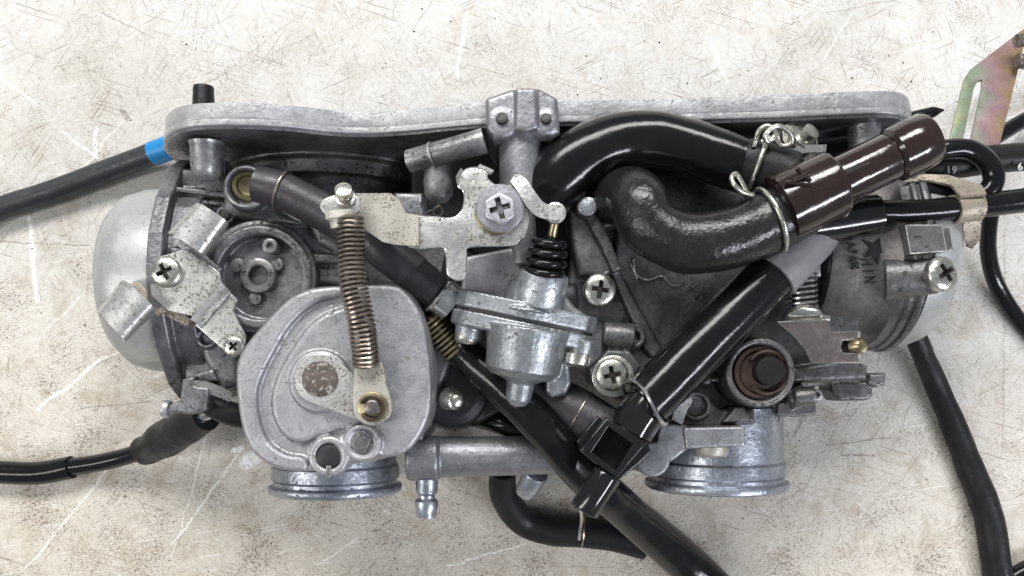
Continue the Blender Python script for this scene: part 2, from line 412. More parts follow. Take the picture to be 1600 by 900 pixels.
        me.transform(M4); s.bm.from_mesh(me)
        bpy.data.objects.remove(o); bpy.data.curves.remove(c); bpy.data.meshes.remove(me); return s
    def box(s, a, b, w, d, bev=3.):
        """bar from a to b (vectors), w across in plan, d deep below the axis"""
        a = Vector(a); b = Vector(b); M4 = frame(a, (0, 0, 1), b-a); L = (b-a).length
        return s._prism(M4, [(0, -w/2), (L, -w/2), (L, w/2), (0, w/2)], 0, -d, bev)

WL = {}
def to_mesh(g, name, mat, cast=None, ang=38, cut=None, sm=4, rough=0):
    bmesh.ops.remove_doubles(g.bm, verts=g.bm.verts, dist=.02)
    if not cast: bmesh.ops.recalc_face_normals(g.bm, faces=g.bm.faces)
    me = bpy.data.meshes.new(name); g.bm.to_mesh(me); g.bm.free()
    def apply(me, setup):
        o = bpy.data.objects.new('tmp', me); COL.objects.link(o); setup(o); bpy.context.view_layer.update()
        m2 = bpy.data.meshes.new_from_object(o.evaluated_get(bpy.context.evaluated_depsgraph_get()))
        bpy.data.objects.remove(o); return m2
    if cut:
        bmesh.ops.recalc_face_normals(cut.bm, faces=cut.bm.faces)
        cm = bpy.data.meshes.new('cut'); cut.bm.to_mesh(cm); cobj = bpy.data.objects.new('cut', cm); COL.objects.link(cobj)
        def st(o):
            m = o.modifiers.new('b', 'BOOLEAN'); m.operation = 'DIFFERENCE'; m.object = cobj; m.solver = 'EXACT'
        me = apply(me, st); bpy.data.objects.remove(cobj)
    if cast:
        def st(o):
            m = o.modifiers.new('r', 'REMESH'); m.mode = 'VOXEL'; m.voxel_size = cast
            m = o.modifiers.new('s', 'SMOOTH'); m.factor = .5; m.iterations = sm
        me = apply(me, st)
    return me
def obj(name, g, mat, parent=None, label=None, cast=None, ang=38, cut=None, sm=4):
    me = to_mesh(g, name, mat, cast, ang, cut, sm)
    me.name = name
    xs = [v.co for v in me.vertices]
    lo = Vector([min(v[i] for v in xs) for i in range(3)]); hi = Vector([max(v[i] for v in xs) for i in range(3)])
    c = (lo+hi)/2; c.z = lo.z
    me.transform(Matrix.Scale(S, 4) @ Matrix.Translation(-c))
    for p in me.polygons: p.use_smooth = True
    me.set_sharp_from_angle(angle=math.radians(60 if cast else ang))
    me.materials.clear(); me.materials.append(M[mat])
    o = bpy.data.objects.new(name, me); COL.objects.link(o)
    wl = c*S; WL[o.name] = wl
    if parent: o.parent = parent; o.location = wl-WL[parent.name]
    else: o.location = wl
    if label: o['label'] = label
    return o
def thing(name, label, cat, at, group=None):
    o = bpy.data.objects.new(name, None); COL.objects.link(o); o.empty_display_size = .01
    o.location = P(*at)*S; WL[o.name] = o.location.copy()
    return tag(o, label, cat, group)
def tag(o, label, cat, group=None):
    o['label'] = label; o['category'] = cat
    if group: o['group'] = group
    return o

def phillips(name, x, y, h, r, parent, mat='screw', tilt=(0, 0, 1), rot=20, height=12, label=None, hexa=False, washer=None):
    f = F(h); R = r*f; o = P(x, y, h); M4 = frame(o, tilt, (math.cos(math.radians(rot)), math.sin(math.radians(rot)), 0))
    g = G()
    if hexa:
        g.slab(M4, circ(0, 0, R*.86, 6, .3), 0, -height, 3)
    else:
        pr = [(-height, 0), (-height, R*.96), (-height*.45, R)]+[(-height*.45+height*.45*math.sin(a), R*(.30+.70*math.cos(a))) for a in (.3, .6, .9, 1.2, 1.5)]+[(.4, 0)]
        g.lathe(o, tilt, pr, 40)
    c = G(); a = R*.58; b = R*.15
    cross = [(b, b), (b, a), (-b, a), (-b, b), (-a, b), (-a, -b), (-b, -b), (-b, -a), (b, -a), (b, -b), (a, -b), (a, b)]
    cross = [(x_*(.95 if abs(x_) == a or abs(y_) == a else 1), y_) for x_, y_ in cross]
    rs = []
    for z, k in ((6, 1.08), (-R*.45, .72)):
        rs.append([c.bm.verts.new(M4 @ Vector((x_*k, y_*k, z))) for x_, y_ in cross])
    for i in range(12):
        j = (i+1) % 12; c.bm.faces.new((rs[0][i], rs[0][j], rs[1][j], rs[1][i]))
    c.bm.faces.new(rs[0]); c.bm.faces.new(list(reversed(rs[1])))
    ob = obj(name, g, mat, parent, label, cut=c)
    ob.data.materials.append(M['grime']); wl = WL[ob.name]; iM = M4.inverted()
    for p in ob.data.polygons:      # packed dirt lies in the recess
        q = iM @ ((p.center+wl)/S)
        if math.hypot(q.x, q.y) < R*.66 and q.z < -1.6: p.material_index = 1
    return ob

def rim(px, h, r, par, name='edge_highlight', mat='steel'):  # thin bright tube along an outline stands in for its edge highlight
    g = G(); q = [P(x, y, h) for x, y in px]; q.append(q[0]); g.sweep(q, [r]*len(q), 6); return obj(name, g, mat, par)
# ------------------------------------------------------------------ bench
g = G(); e = 4200
vs = [g.bm.verts.new((x, y, 0)) for x, y in ((-e, -e), (e, -e), (e, e), (-e, e))]; g.bm.faces.new(vs)
bt = obj('bench_top', g, 'bench'); bt['kind'] = 'structure'
g = G(); rg = random.Random(11)
for _ in range(260):      # loose grit
    x, y = rg.uniform(0, 1600), rg.uniform(0, 900); r = rg.choice((.7, .9, 1.2, 1.7)); c = P(x, y, T+.3)
    vv = [g.bm.verts.new(c+Vector((r*rg.uniform(.6, 1.7)*math.cos(a), r*math.sin(a), 0))) for a in (0, 1.3, 2.5, 3.8, 5.1)]
    tp = g.bm.verts.new(c+Vector((0, 0, r)))
    for i in range(5): g.bm.faces.new((vv[i], vv[(i+1) % 5], tp))
    g.bm.faces.new(vv[::-1])
gt = obj('grit', g, 'hole'); gt['kind'] = 'stuff'

# ================================================================== CARBURETOR ASSEMBLY
A = thing('carburetor_assembly', 'pair of grey cast motorcycle carburetors bolted to one long mounting plate on the bench', 'carburetor', (800, 450, T))

# ---- mounting plate: a dog-bone outline standing upright
def plate_outline(dx=0.):
    top = [(258, -70), (262, -30), (275, 0), (298, 17), (330, 22), (400, 18), (460, 2), (520, -24), (570, -34), (630, -28), (700, -8), (760, 4), (880, 6),
           (1000, 4), (1200, 12), (1330, 22), (1385, 22), (1408, 10), (1419, -14), (1423, -60)]
    bot = [(1423, -120), (1405, -175), (1370, -215), (1320, -232), (1150, -228), (1000, -215), (700, -215), (560, -190), (420, -232), (330, -235), (285, -190), (262, -130)]
    o = []
    for x, h in top+bot: o.append(Vector(((x-800)*F(h)*(1 if 255 < x < 1425 else 1), h-T)))
    return [tuple(v) for v in crom(o, 4, True)]
po = plate_outline()
# local x along the plate (slightly turned), local y up, extruded towards the photo's bottom
slope = 0.0175
def plate_frame(yw): return frame((0, yw, 0), (slope, -1, 0), (1, slope, 0))
def pslab(g, yfar, thick, pl, bev):
    M4 = Matrix(((1, 0, slope, 0), (slope, 0, -1, yfar), (0, 1, 0, 0), (0, 0, 0, 1)))
    return g.slab(M4, pl, thick, 0, bev)
g = G(); pslab(g, 430, 25, po, 2.5)
plate = obj('mounting_plate', g, 'castL', A)
g = G(); inner = [tuple(v) for v in offset(po if poly_area(po) > 0 else po[::-1], -2.5)]
rr = random.Random(2)
inner = [(x+rr.uniform(-.8, .8), y+rr.uniform(-1.2, 1.2)) for x, y in inner]
pslab(g, 404.5, 10, inner, 3.0); obj('edge_lip', g, 'castL', plate, 'chipped raised lip along the near edge of the plate')
g = G(); pslab(g, 394.4, 4, [tuple(v) for v in offset(po if poly_area(po) > 0 else po[::-1], 3)], 1); obj('shaded_inner_face', g, 'castD', plate)  # darker casting colour puts the shade of this face into its material
# rounded pegs cast on the plate's near face
g = G(); a = P(320, 205, 0); b = P(322, 268, -5)
g.lathe(P(322, 222, -24), (P(324, 284, -28)-P(322, 222, -24)), [(0, 0), (0, 27), (6, 25), (38, 25), (52, 22), (60, 13), (63, 0)], 30)
obj('rounded_peg', g, 'castD', plate)
g = G(); g.lathe(P(1350, 185, -30), (P(1350, 240, -30)-P(1350, 185, -30)), [(0, 0), (0, 30), (15, 25), (50, 24), (58, 14), (60, 0)], 30); obj('rounded_peg', g, 'castD', plate)
g = G(); g.lathe(P(684, 250, -20), (P(686, 318, -25)-P(684, 250, -20)), [(0, 0), (0, 20), (35, 24), (55, 22), (66, 13), (69, 0)], 30); obj('rounded_peg', g, 'castD', plate)
g = G(); g.tube([(318, 170, -40), (318, 142, -42), (318, 135, -42)], [17, 16, 15], 24); obj('rubber_stub', g, 'rub', plate)
# centre boss of the plate and the post under it
g = G()
g.prism([(758, 152), (798, 138), (842, 136), (872, 152), (876, 206), (862, 214), (848, 206), (828, 200), (806, 200), (790, 216), (772, 218), (760, 200)], 40, -120, 9)
g.prism([(806, 136), (838, 136), (842, 200), (822, 206), (804, 202)], 48, -80, 6)
g.disc(785, 190, 42, -60, 26, 8); g.disc(852, 190, 42, -60, 23, 8)
cb = obj('centre_boss', g, 'cast', plate, cast=2.2)
for x, y, r in ((784, 184, 9.5), (853, 184, 8.5)):
    g = G(); g.disc(x, y, 46, 30, r, 1.5, 20, (-.1, .2, 1)); obj('dowel_pin', g, 'dark', plate)
g = G()
g.lathe(P(813, 200, -2), P(817, 420, -2)-P(813, 200, -2), [(0, 0), (0, 34), (100, 34), (112, 33), (120, 22), (215, 21), (215, 0)], 30)
g.prism([(781, 215), (800, 215), (800, 300), (783, 300)], 8, -40, 4)
obj('centre_post', g, 'cast', A, cast=2.0)
g = G(); g.prism([(640, 205), (760, 205), (900, 205), (1410, 200), (1410, 330), (1200, 420), (900, 400), (800, 420), (640, 360)], -125, -235, 10)
obj('shaded_rear_casting', g, 'dark', A)  # body mass behind the gaps; its black colour stands in for their shade
# drain pipe leaning off the plate
g = G(); g.tube([(640, 252, -15), (700, 236, 5), (757, 220, 12)], [18, 19, 20], 24, 4); sp_ = obj('breather_spigot', g, 'castD', A)
g = G(); g.tube([(676, 243, -2), (679, 242, -1)], [21.5, 21.5], 24, 2); obj('ridge_ring', g, 'cast', sp_)

# ---- left carburetor
LC = P(240, 440, -155)
oct_ = [(205, 0), (204, 35), (180, 80), (120, 130), (60, 158), (0, 166), (-60, 158), (-120, 130), (-180, 80), (-204, 35), (-205, 0), (-200, -60), (-150, -110), (-60, -140), (60, -140), (150, -110), (200, -60)]
YZ = lambda X, Y, Z: Matrix(((0, 0, 1, X), (1, 0, 0, Y), (0, 1, 0, Z), (0, 0, 0, 1)))
g = G()
g.prism([(262, 300), (285, 262), (346, 262), (352, 296), (440, 300), (640, 306), (705, 340), (705, 560), (660, 690), (430, 690), (372, 610), (345, 615), (300, 625), (275, 560), (258, 480), (256, 380)], -72, -270, 8)
g.slab(YZ(-568, LC.y, LC.z), oct_, 24, 0, 3)            # chamber flange
g.slab(YZ(-546, LC.y, LC.z), [(x*.9, y*.88) for x, y in oct_], 40, 0, 4)
g.box(P(262, 294, -48), P(352, 304, -48), 9, 40, 2)        # ribs
g.box(P(262, 310, -58), P(350, 318, -58), 7, 40, 2)
g.box(P(345, 250, -60), P(345, 300, -60), 14, 40, 2)
g.disc(383, 292, -22, -120, 36, 6, 40, hole=27, depth=44)
g.prism([(350, 300), (417, 300), (440, 330), (480, 352), (440, 352), (400, 345), (345, 335)], -45, -120, 8)
g.disc(405, 432, -20, -160, 82, 5, 60, hole=66, depth=80)
g.disc(405, 432, -26, -160, 89, 4, 60, hole=74, depth=20)
g.prism([(418, 330), (480, 352), (560, 400), (560, 450), (470, 440), (440, 360)], -50, -140, 14)
g.box(P(480, 402, -36), P(545, 404, -36), 16, 60, 6)
g.box(P(470, 340, -40), P(560, 372, -40), 12, 60, 5)
g.prism([(480, 345), (520, 350), (545, 385), (525, 395), (495, 380)], -32, -120, 10)
g.disc(351, 335, -48, -120, 15, 4, hole=9, depth=20)
g.prism([(300, 480), (372, 520), (378, 600), (345, 612), (315, 560)], -48, -140, 12)
g.disc(322, 528, -40, -120, 17, 4, hole=10, depth=16)
g.tube([(250, 400, -60), (232, 405, -60)], [22, 20], 20, 2)
g.cyl(P(220, 410, -22), P(262, 404, -22), 20, 24, 4)
g.prism([(262, 385), (290, 385), (292, 408), (265, 410)], -8, -60, 6)
g.prism([(284, 592), (302, 588), (303, 602), (326, 606), (322, 640), (300, 648), (262, 645), (264, 632), (280, 626)], -18, -100, 5)
g.prism([(300, 584), (332, 576), (340, 595), (305, 600)], -40, -120, 5)
Lb = obj('carburetor_body', g, 'castD', A, 'left carburetor body of dark cast aluminium', cast=1.7, sm=3)
g = G(); g.lathe((-564, LC.y, LC.z), (-1, 0, 0), [(0, 0), (0, 152), (5, 160), (55, 157), (84, 149), (103, 132), (115, 104), (121, 60), (123, 0)], 72)
obj('silver_cap', g, 'bowl', Lb)
g = G()   # intake ring in front of the plate
g.lathe(Vector((P(484, 250, -118).x, 388, -10)), (0, -1, 0), [(0, 0), (0, 212), (4, 215), (9, 213), (11, 203), (34, 199), (38, 190), (62, 184), (80, 184), (80, 0)], 100)
obj('intake_ring', g, 'castD', Lb, cast=2.2, sm=2)
# slide chamber insides
g = G(); g.disc(402, 430, -30, -100, 28, 4, 36, hole=15, depth=36); obj('hub', g, 'castR', Lb)
g = G(); g.disc(402, 432, -48, -62, 13, 3, 24); obj('hub_screw', g, 'steel', Lb)
for x, y, r, h in ((370, 414, 11, -36), (432, 413, 10, -36), (398, 466, 10, -36), (421, 384, 12, -22)):
    g = G(); g.disc(x, y, h, -105, r, 2, 20, hole=(5 if r == 12 else 0), depth=6); obj('peg', g, 'castR', Lb)
g = G(); g.disc(405, 430, -97, -104, 66, 2, 48); obj('chamber_floor', g, 'dark', Lb)
g = G(); g.lathe(P(386, 290, -40), (.25, -.1, 1), [(-20, 0), (-20, 25), (0, 25), (2, 23), (2, 17), (-3, 14), (-6, 0)], 30); obj('inlet_ring', g, 'brass', Lb)
g = G(); g.disc(351, 335, -44, -60, 8, 1, 16); obj('plug', g, 'hole', Lb)
for x, y in ((236, 405), (266, 640)):
    g = G(); g.cyl(P(x-40 if y < 500 else x-12, y-2, -22 if y < 500 else -60), P(x, y, -22 if y < 500 else -60), 15, 15, 4); obj('flange_screw', g, 'castL', Lb)

# left throat (spigot)
def throat(x, ycut, ytop, yrim, r, hc, mat, par):
    c = P(x, yrim, hc); R = r*F(hc); y0 = P(x, ytop, hc+R).y; y1 = (NY-yrim)*F(hc+R)
    g = G(); L = y0-y1
    g.lathe((c.x, y0, hc-T), (0, -1, 0), [(0, 0), (0, R*.90), (L-50, R*.91), (L-46, R*.945), (L-26, R*.955), (L-22, R*.92), (L-16, R*.92), (L-13, R*.99), (L-9, R), (L-3, R*.985), (L, R*.95), (L, R*.80), (L-60, R*.76), (L-60, 0)], 72)
    return obj('intake_spigot', g, mat, par)
throat(525, 0, 690, 784, 103, -140, 'bright', Lb)
# drum cover
cov = [(370, 565), (384, 538), (406, 511), (428, 486), (450, 466), (472, 454), (497, 448), (530, 446), (574, 447), (600, 443), (620, 442), (638, 454), (653, 475), (665, 504), (672, 535), (676, 580), (675, 618), (668, 655), (655, 680), (637, 700), (600, 717), (540, 728), (484, 737), (437, 734), (412, 722), (392, 704), (380, 678), (373, 648), (368, 602)]
g = G(); g.prism(cov, 16, -130, 6, smooth=3)
rim_in = [(532, 462), (500, 470), (472, 488), (448, 514), (428, 548), (409, 585), (400, 618), (404, 655), (418, 690), (446, 710), (476, 716)]
rim_out = [(476, 736), (438, 733), (413, 721), (393, 703), (381, 677), (374, 647), (369, 601), (371, 565), (385, 538), (407, 512), (429, 487), (451, 467), (473, 455), (498, 449), (532, 447)]
g.prism(rim_in+rim_out, 29, 0, 6, smooth=3)
g.prism([(540, 450), (606, 444), (634, 455), (658, 492), (670, 553), (674, 620), (666, 661), (640, 702), (606, 715), (580, 708), (540, 672), (505, 680), (474, 692), (446, 684), (427, 655), (423, 618), (434, 582), (455, 545), (480, 510), (508, 489), (540, 476)], 27, 0, 7, smooth=4)
g.disc(499, 596, 36, 0, 49, 4, 48)
g.disc(513, 713, 34, -90, 32, 4, 40, hole=20, depth=14); g.disc(566, 692, 34, -90, 30, 4, 40, hole=21, depth=12)
g.prism([(515, 690), (548, 668), (590, 680), (600, 712), (560, 718), (530, 730)], 30, -60, 8)
cv_ = obj('drum_cover', g, 'castL', A, 'pale cast cover with a sunken track and lever hub', cast=1.9, sm=3)
g = G(); g.disc(513, 713, 32, 10, 18.5, 1.5); obj('plug', g, 'dark', cv_)
g = G(); g.disc(565, 693, 31, 10, 20, 2); obj('plug', g, 'castR', cv_)
g = G(); g.slab(frame(P(564, 692, 34), (0, 0, 1)), circ(0, 0, 17, 4, .35), 0, -6, 2); obj('square_end', g, 'castR', cv_)
g = G(); g.tube([(512, 482, 26.5), (518, 478, 26.5), (521, 484, 26.5), (516, 490, 26.5), (511, 486, 26.5)], 1.6, 8); obj('foundry_mark', g, 'castL', cv_)
g = G(); g.box(P(513, 728, 36), P(513, 747, 36), 8, 8, 1); obj('notch_key', g, 'castD', cv_)
# lever on the hub
def hull_arm(x0, y0, r0, x1, y1, r1, n=20):
    a = math.atan2(y1-y0, x1-x0); d = math.hypot(x1-x0, y1-y0); b = math.acos((r0-r1)/d)
    p = [(x0+r0*math.cos(a+b+(2*math.pi-2*b)*i/n), y0+r0*math.sin(a+b+(2*math.pi-2*b)*i/n)) for i in range(n+1)]
    p += [(x1+r1*math.cos(a-b+2*b*i/n), y1+r1*math.sin(a-b+2*b*i/n)) for i in range(n+1)]
    return p
g = G(); g.prism(hull_arm(499, 592, 40, 582, 640, 24), 45, 37, 1.5); lv = obj('lever_arm', g, 'zinc', A)
g = G(); g.disc(499, 592, 49, 36, 28, 2); obj('shaft_end', g, 'rust', lv)
g = G(); g.prism([(556, 566), (596, 566), (603, 600), (612, 628), (608, 652), (582, 666), (558, 655), (551, 630), (553, 596)], 56, 48, 2, smooth=2)
cl = obj('spring_clevis', g, 'tan', lv)
g = G(); g.disc(582, 636, 61, 50, 24, 2, 36); obj('washer', g, 'brass', lv)
g = G(); g.disc(581, 637, 74, 50, 12, 2, 24); obj('pin', g, 'plum', lv)
g = G(); g.sweep([P(581, 637, 66)+Vector((17*math.cos(a), 17*math.sin(a), 0)) for a in [(-2.6+5.4*i/24) for i in range(25)]], [2.2]*25, 8); obj('circlip', g, 'rustD', lv)
# long return spring
g = G(); g.helix([(547, 338, 88), (549, 400, 90), (553, 450, 90), (564, 500, 84), (570, 545, 70), (572, 568, 60)], 18.5, 2.5, 33, 8, 16)
spg = obj('return_spring', g, 'spring', A, 'long bent coil spring from the ear to the lever arm')
g = G(); g.tube([(547, 330, 88), (549, 400, 90), (553, 450, 90), (564, 500, 84), (571, 560, 66)], 6, 12); obj('spring_rod', g, 'dark', spg)

# ---- zinc bracket on the left body
g = G()
g.prism([(231, 424), (243, 402), (266, 396), (290, 388), (342, 424), (347, 444), (300, 494), (262, 486), (236, 462)], 8, 2, 1.8)
zb = obj('stepped_bracket', g, 'zinc', A, 'corroded zinc bracket with two curled tabs')
g = G(); g.prism([(354, 452), (371, 468), (364, 484), (374, 506), (384, 524), (381, 548), (364, 559), (350, 548), (304, 508)], -8, -14, 1.8); obj('lower_arm', g, 'zinc', zb)
g = G(); g.ribbon([(298, 498, 7.5), (303, 502, 6), (307, 506, 0), (310, 510, -8)], [(347, 441, 7.5), (351, 446, 6), (355, 450, 0), (358, 454, -8)], 5); obj('step_fold', g, 'zinc', zb)
def curl(L0, L1, R0, R1, h, up, n=9):
    """tab that rises from edge L0-R0, arches and comes down at L1-R1"""
    L = []; R = []
    for i in range(n+1):
        t = i/n; k = math.sin(t*math.pi)**.6 if 0 < t < 1 else 0
        L.append((L0[0]*(1-t)+L1[0]*t, L0[1]*(1-t)+L1[1]*t, h+up*k)); R.append((R0[0]*(1-t)+R1[0]*t, R0[1]*(1-t)+R1[1]*t, h+up*k))
    return L, R
def curl2(base_l, base_r, dx, dy, h, r, t, flat=0):
    bl, br = P(*base_l, h), P(*base_r, h); d = Vector((dx, -dy, 0)).normalized(); Z = Vector((0, 0, 1)); L, R = [], []
    pts = [(0, 0)]+[(r-r*math.cos(a), r*math.sin(a)*.9+0) for a in [math.pi*.95*i/10 for i in range(1, 11)]]
    if flat: pts = [(0, 0), (0, r*.5)]+[(r*.5-r*.5*math.cos(a), r*.5+r*.5*math.sin(a)) for a in [math.pi/2*i/5 for i in range(1, 6)]]+[(r*.5+flat, r), (r*.5+flat+r*.35, r*.86), (r*.6+flat+r*.5, r*.4), (r*.6+flat+r*.5, -r*.2)]
    for u, v in pts: L.append(bl+d*u+Z*v); R.append(br+d*u+Z*v)
    return L, R
def soft(L): return [tuple(v) for v in crom([Vector(p) for p in L], 4)]
g = G(); g.ribbon(soft([(320, 398, 2), (320, 400, 24), (312, 394, 38), (290, 379, 43), (270, 366, 38), (262, 364, 26), (264, 368, 12)]), soft([(352, 356, 2), (357, 350, 24), (350, 342, 38), (331, 329, 43), (313, 318, 38), (305, 318, 26), (307, 322, 12)]), 5); obj('curled_tab', g, 'zinc', zb)
g = G(); g.ribbon(soft([(194, 534, 4), (196, 534, 24), (190, 527, 38), (172, 508, 43), (157, 491, 38), (150, 488, 26), (153, 491, 12)]), soft([(242, 490, 4), (243, 484, 24), (236, 476, 38), (216, 456, 43), (198, 440, 38), (190, 438, 26), (193, 442, 12)]), 5); obj('curled_tab', g, 'zinc', zb)
g = G(); g.prism([(196, 452), (214, 438), (236, 462), (262, 486), (246, 494)], 3, -3, 1.5); obj('neck', g, 'zincD', zb)
g = G(); g.prism([(212, 446), (228, 432), (268, 470), (300, 500), (290, 510), (255, 492)], -4, -30, 2); obj('fold', g, 'zincD', zb)
g = G(); g.prism([(270, 378), (284, 366), (345, 420), (332, 432)], -2, -12, 2); obj('fold', g, 'zinc', zb)
phillips('cross_screw', 256, 424, 20, 25, zb, rot=25, height=16)
phillips('cross_screw', 364, 541, 4, 16, zb, rot=40, height=8)

# ---- throttle lever plate with the big bolt
g = G()
big = [(716, 290), (724, 268), (742, 262), (760, 268), (762, 280), (780, 292), (800, 290), (812, 300), (823, 320), (827, 340), (822, 364), (812, 376), (797, 384), (735, 386), (729, 398), (727, 430), (716, 438), (700, 428), (697, 395), (688, 386), (640, 386), (632, 340), (652, 337), (700, 341), (716, 336), (724, 322), (725, 300)]
g.prism([tuple(v) for v in crom([Vector(p) for p in big], 3, True)], 86, 79, 1.2)
lp = obj('throttle_lever', g, 'zinc', A, 'flat zinc lever plate held by the large hex bolt')
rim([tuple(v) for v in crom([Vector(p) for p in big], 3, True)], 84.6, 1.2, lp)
g = G(); g.ribbon([(655, 337, 86), (636, 334, 84), (626, 312, 74), (612, 303, 68), (560, 303, 62), (549, 305, 60)], [(655, 385, 86), (636, 384, 84), (620, 383, 74), (600, 379, 68), (572, 360, 62), (560, 340, 60)], 5)
obj('bent_wing', g, 'tan', lp)
g = G(); g.prism([(500, 325), (504, 312), (524, 304), (550, 303), (562, 312), (560, 332), (540, 338), (515, 340)], 92, 86, 2, smooth=3); ear = obj('spring_ear', g, 'zinc', lp)
g = G(); g.ribbon([(549, 303, 91), (556, 303, 80), (559, 303, 64)], [(556, 350, 91), (561, 352, 80), (564, 354, 64)], 4); obj('ear_fold', g, 'zinc', lp)
g = G(); g.lathe(P(531, 330, 86), (P(534, 352, 84)-P(531, 330, 86)), [(0, 0), (0, 22), (10, 22), (12, 17), (24, 16), (24, 0)], 28); obj('nylon_bush', g, 'nylon', lp)
g = G(); g.lathe(P(540, 310, 92), (0, .5, 1), [(0, 0), (0, 15), (5, 15), (6, 9), (12, 9), (13, 13), (20, 12.5), (22, 8), (22, 0)], 28); obj('ear_screw', g, 'screw', lp)
g = G(); g.disc(777, 331, 89, 80, 36, 2, 40); obj('washer', g, 'brass', lp)
g = G(); g.lathe(P(781, 326, 90), (-.05, -.06, 1), [(-2, 0), (-2, 35), (3, 35), (6, 32), (7, 20), (7, 0)], 40); obj('bolt_flange', g, 'boltM', lp)
phillips('hex_bolt', 781, 325, 109, 31, lp, 'boltM', (-.04, .05, 1), 15, 19, hexa=True)
g = G(); g.ribbon([tuple(v) for v in crom([(799, 286, 85), (808, 298, 93), (822, 322, 95), (838, 338, 94), (862, 345, 93), (880, 344, 93)], 4)], [tuple(v) for v in crom([(808, 274, 85), (822, 281, 93), (836, 301, 95), (850, 318, 94), (866, 321, 93), (880, 322, 93)], 4)], 5)
lk = obj('link_arm', g, 'zinc', lp)
g = G(); g.disc(868, 332, 93, 86, 17, 2); obj('link_eye', g, 'zinc', lp)
g = G(); g.ribbon([(716, 292, 84), (713, 284, 70), (712, 276, 62)], [(722, 268, 84), (720, 264, 70), (720, 262, 62)], 4); g.ribbon([(745, 262, 84), (750, 256, 76)], [(767, 270, 84), (772, 266, 76)], 4); obj('stop_tab', g, 'zinc', lp)

# ---- block under the lever and the air valve
g = G()
g.prism([(727, 400), (800, 386), (812, 400), (824, 440), (820, 500), (728, 480), (718, 460)], 12, -110, 6)
g.prism([(800, 395), (830, 395), (900, 480), (980, 520), (960, 600), (880, 560), (820, 520)], -40, -160, 8)
ab = obj('valve_block', g, 'castL', A, cast=2.2)
vd = (P(812, 610, 8)-P(846, 400, 20)).normalized()
vx = Vector((1, .18, 0)); vx = (vx-vd*vx.dot(vd)).normalized(); vy = vd.cross(vx).normalized()
if vy.z < 0: vy = -vy
def VM(o):
    m = Matrix((vx, vy, vd)).transposed().to_4x4(); m.translation = o; return m
vo = P(838, 480, 14)
g = G()
def dog(w_, r): return [(-w_-8, 8), (-w_-18, -8), (-w_-14, -26), (-w_+8, -34), (-30, -44), (30, -44), (w_-8, -34), (w_+14, -26), (w_+18, -8), (w_+8, 8), (w_-6, 20), (40, 34), (0, 44), (-40, 34), (-w_+6, 20)]
dg = dog(94, 20)
# the flange tilts: left screw nearer the top of the photo than the right one
fx = (P(905, 505, 8)-P(738, 470, 14)).normalized(); fz = (vd-fx*vd.dot(fx)).normalized(); fy = fz.cross(fx)
if fy.z < 0: fy = -fy
def FM(o):
    m = Matrix((fx, fy, fz)).transposed().to_4x4(); m.translation = o; return m
fo = P(824, 478, 14)
g.slab(FM(fo), dg, 22, -4, 5, smooth=3)
g.lathe(fo-vd*36, vd, [(0, 0), (0, 32), (3, 36), (30, 38), (44, 50), (44, 0)], 40)
av = obj('air_cut_valve', g, 'castV', A, 'bluish cast diaphragm valve with domed nose', cast=1.8, sm=2)
g = G(); g.slab(FM(fo), [(x*.97, y*.97) for x, y in dg], 27, 20, 0.5, smooth=3); obj('gasket', g, 'dark', av)
g = G(); g.slab(FM(fo), dg, 50, 26, 5, smooth=3)
nd_ = (P(812, 620, 6)-P(828, 510, 14)).normalized()
g.lathe(P(826, 512, 14), nd_, [(0, 0), (0, 66), (14, 64), (40, 60), (66, 58), (76, 50), (80, 34), (86, 22), (102, 21), (114, 19), (122, 12), (125, 0)], 48)
g.lathe(P(735, 500, 10), nd_, [(0, 0), (0, 22), (28, 21), (32, 16), (32, 0)], 30)
g.lathe(P(907, 530, 6), nd_, [(0, 0), (0, 24), (30, 23), (34, 16), (34, 0)], 30)
g.prism([(852, 560), (890, 560), (893, 600), (884, 618), (862, 622), (852, 612)], 0, -70, 8)
obj('valve_dome', g, 'castV', av, cast=1.8, sm=2)
for x, y, r in ((731, 516, 19), (902, 552, 22)):
    g = G(); g.lathe(P(x, y, 10), nd_, [(0, 0), (0, r), (8, r*1.02), (16, r*.98), (20, r*.8), (22, r*.5), (21, 0)], 30); obj('valve_screw', g, 'screw', av)
# bellows and rod
g = G(); ax = (P(848, 436, 40)-P(866, 345, 62))
pr = [(0, 0), (0, 10)]
bl_o = P(859, 372, 58); bd = (P(850, 432, 44)-bl_o)
L_ = bd.length; pr = [(-2, 0), (-2, 14)]
for i, r in enumerate((27, 30, 32, 31)):
    t0 = L_*i/4
    for a in [math.pi*k/8 for k in range(9)]: pr.append((t0+L_/8-math.cos(a)*L_/8.0, 17+(r-17)*max(0,math.sin(a))**.7))
pr += [(L_, 0)]
pr = [(t, max(r, 0)) for t, r in pr]
g.lathe(bl_o, bd, pr, 40); obj('rubber_bellows', g, 'rubG', av)
g = G(); g.cyl(P(868, 340, 70), P(862, 374, 60), 7, 7, 1); obj('brass_rod', g, 'brass', av)
g = G(); g.lathe(P(848, 428, 42), vd, [(0, 0), (0, 28), (8, 28), (8, 0)], 32); obj('bellows_seat', g, 'brass', av)
g = G(); g.cyl(P(850, 425, 34), P(840, 476, 22), 39, 41, 5); obj('valve_collar', g, 'castV', av)

# ---- pipe stub that the inlet hose runs to
g = G(); a = P(640, 424, 5); b = P(700, 470, -15); d = b-a
g.lathe(a, d, [(0, 0), (0, 30), (34, 30), (36, 28), (38, 28), (52, 28), (54, 33), (56, 33), (62, 30), (d.length, 30), (d.length, 0)], 36)
ps = obj('pipe_stub', g, 'dark', A)
g = G(); g.lathe(a, d, [(54, 0), (54, 33.5), (58, 34.5), (61, 32), (61, 31), (84, 31), (84, 0)], 36); obj('bright_ring', g, 'steel', ps)

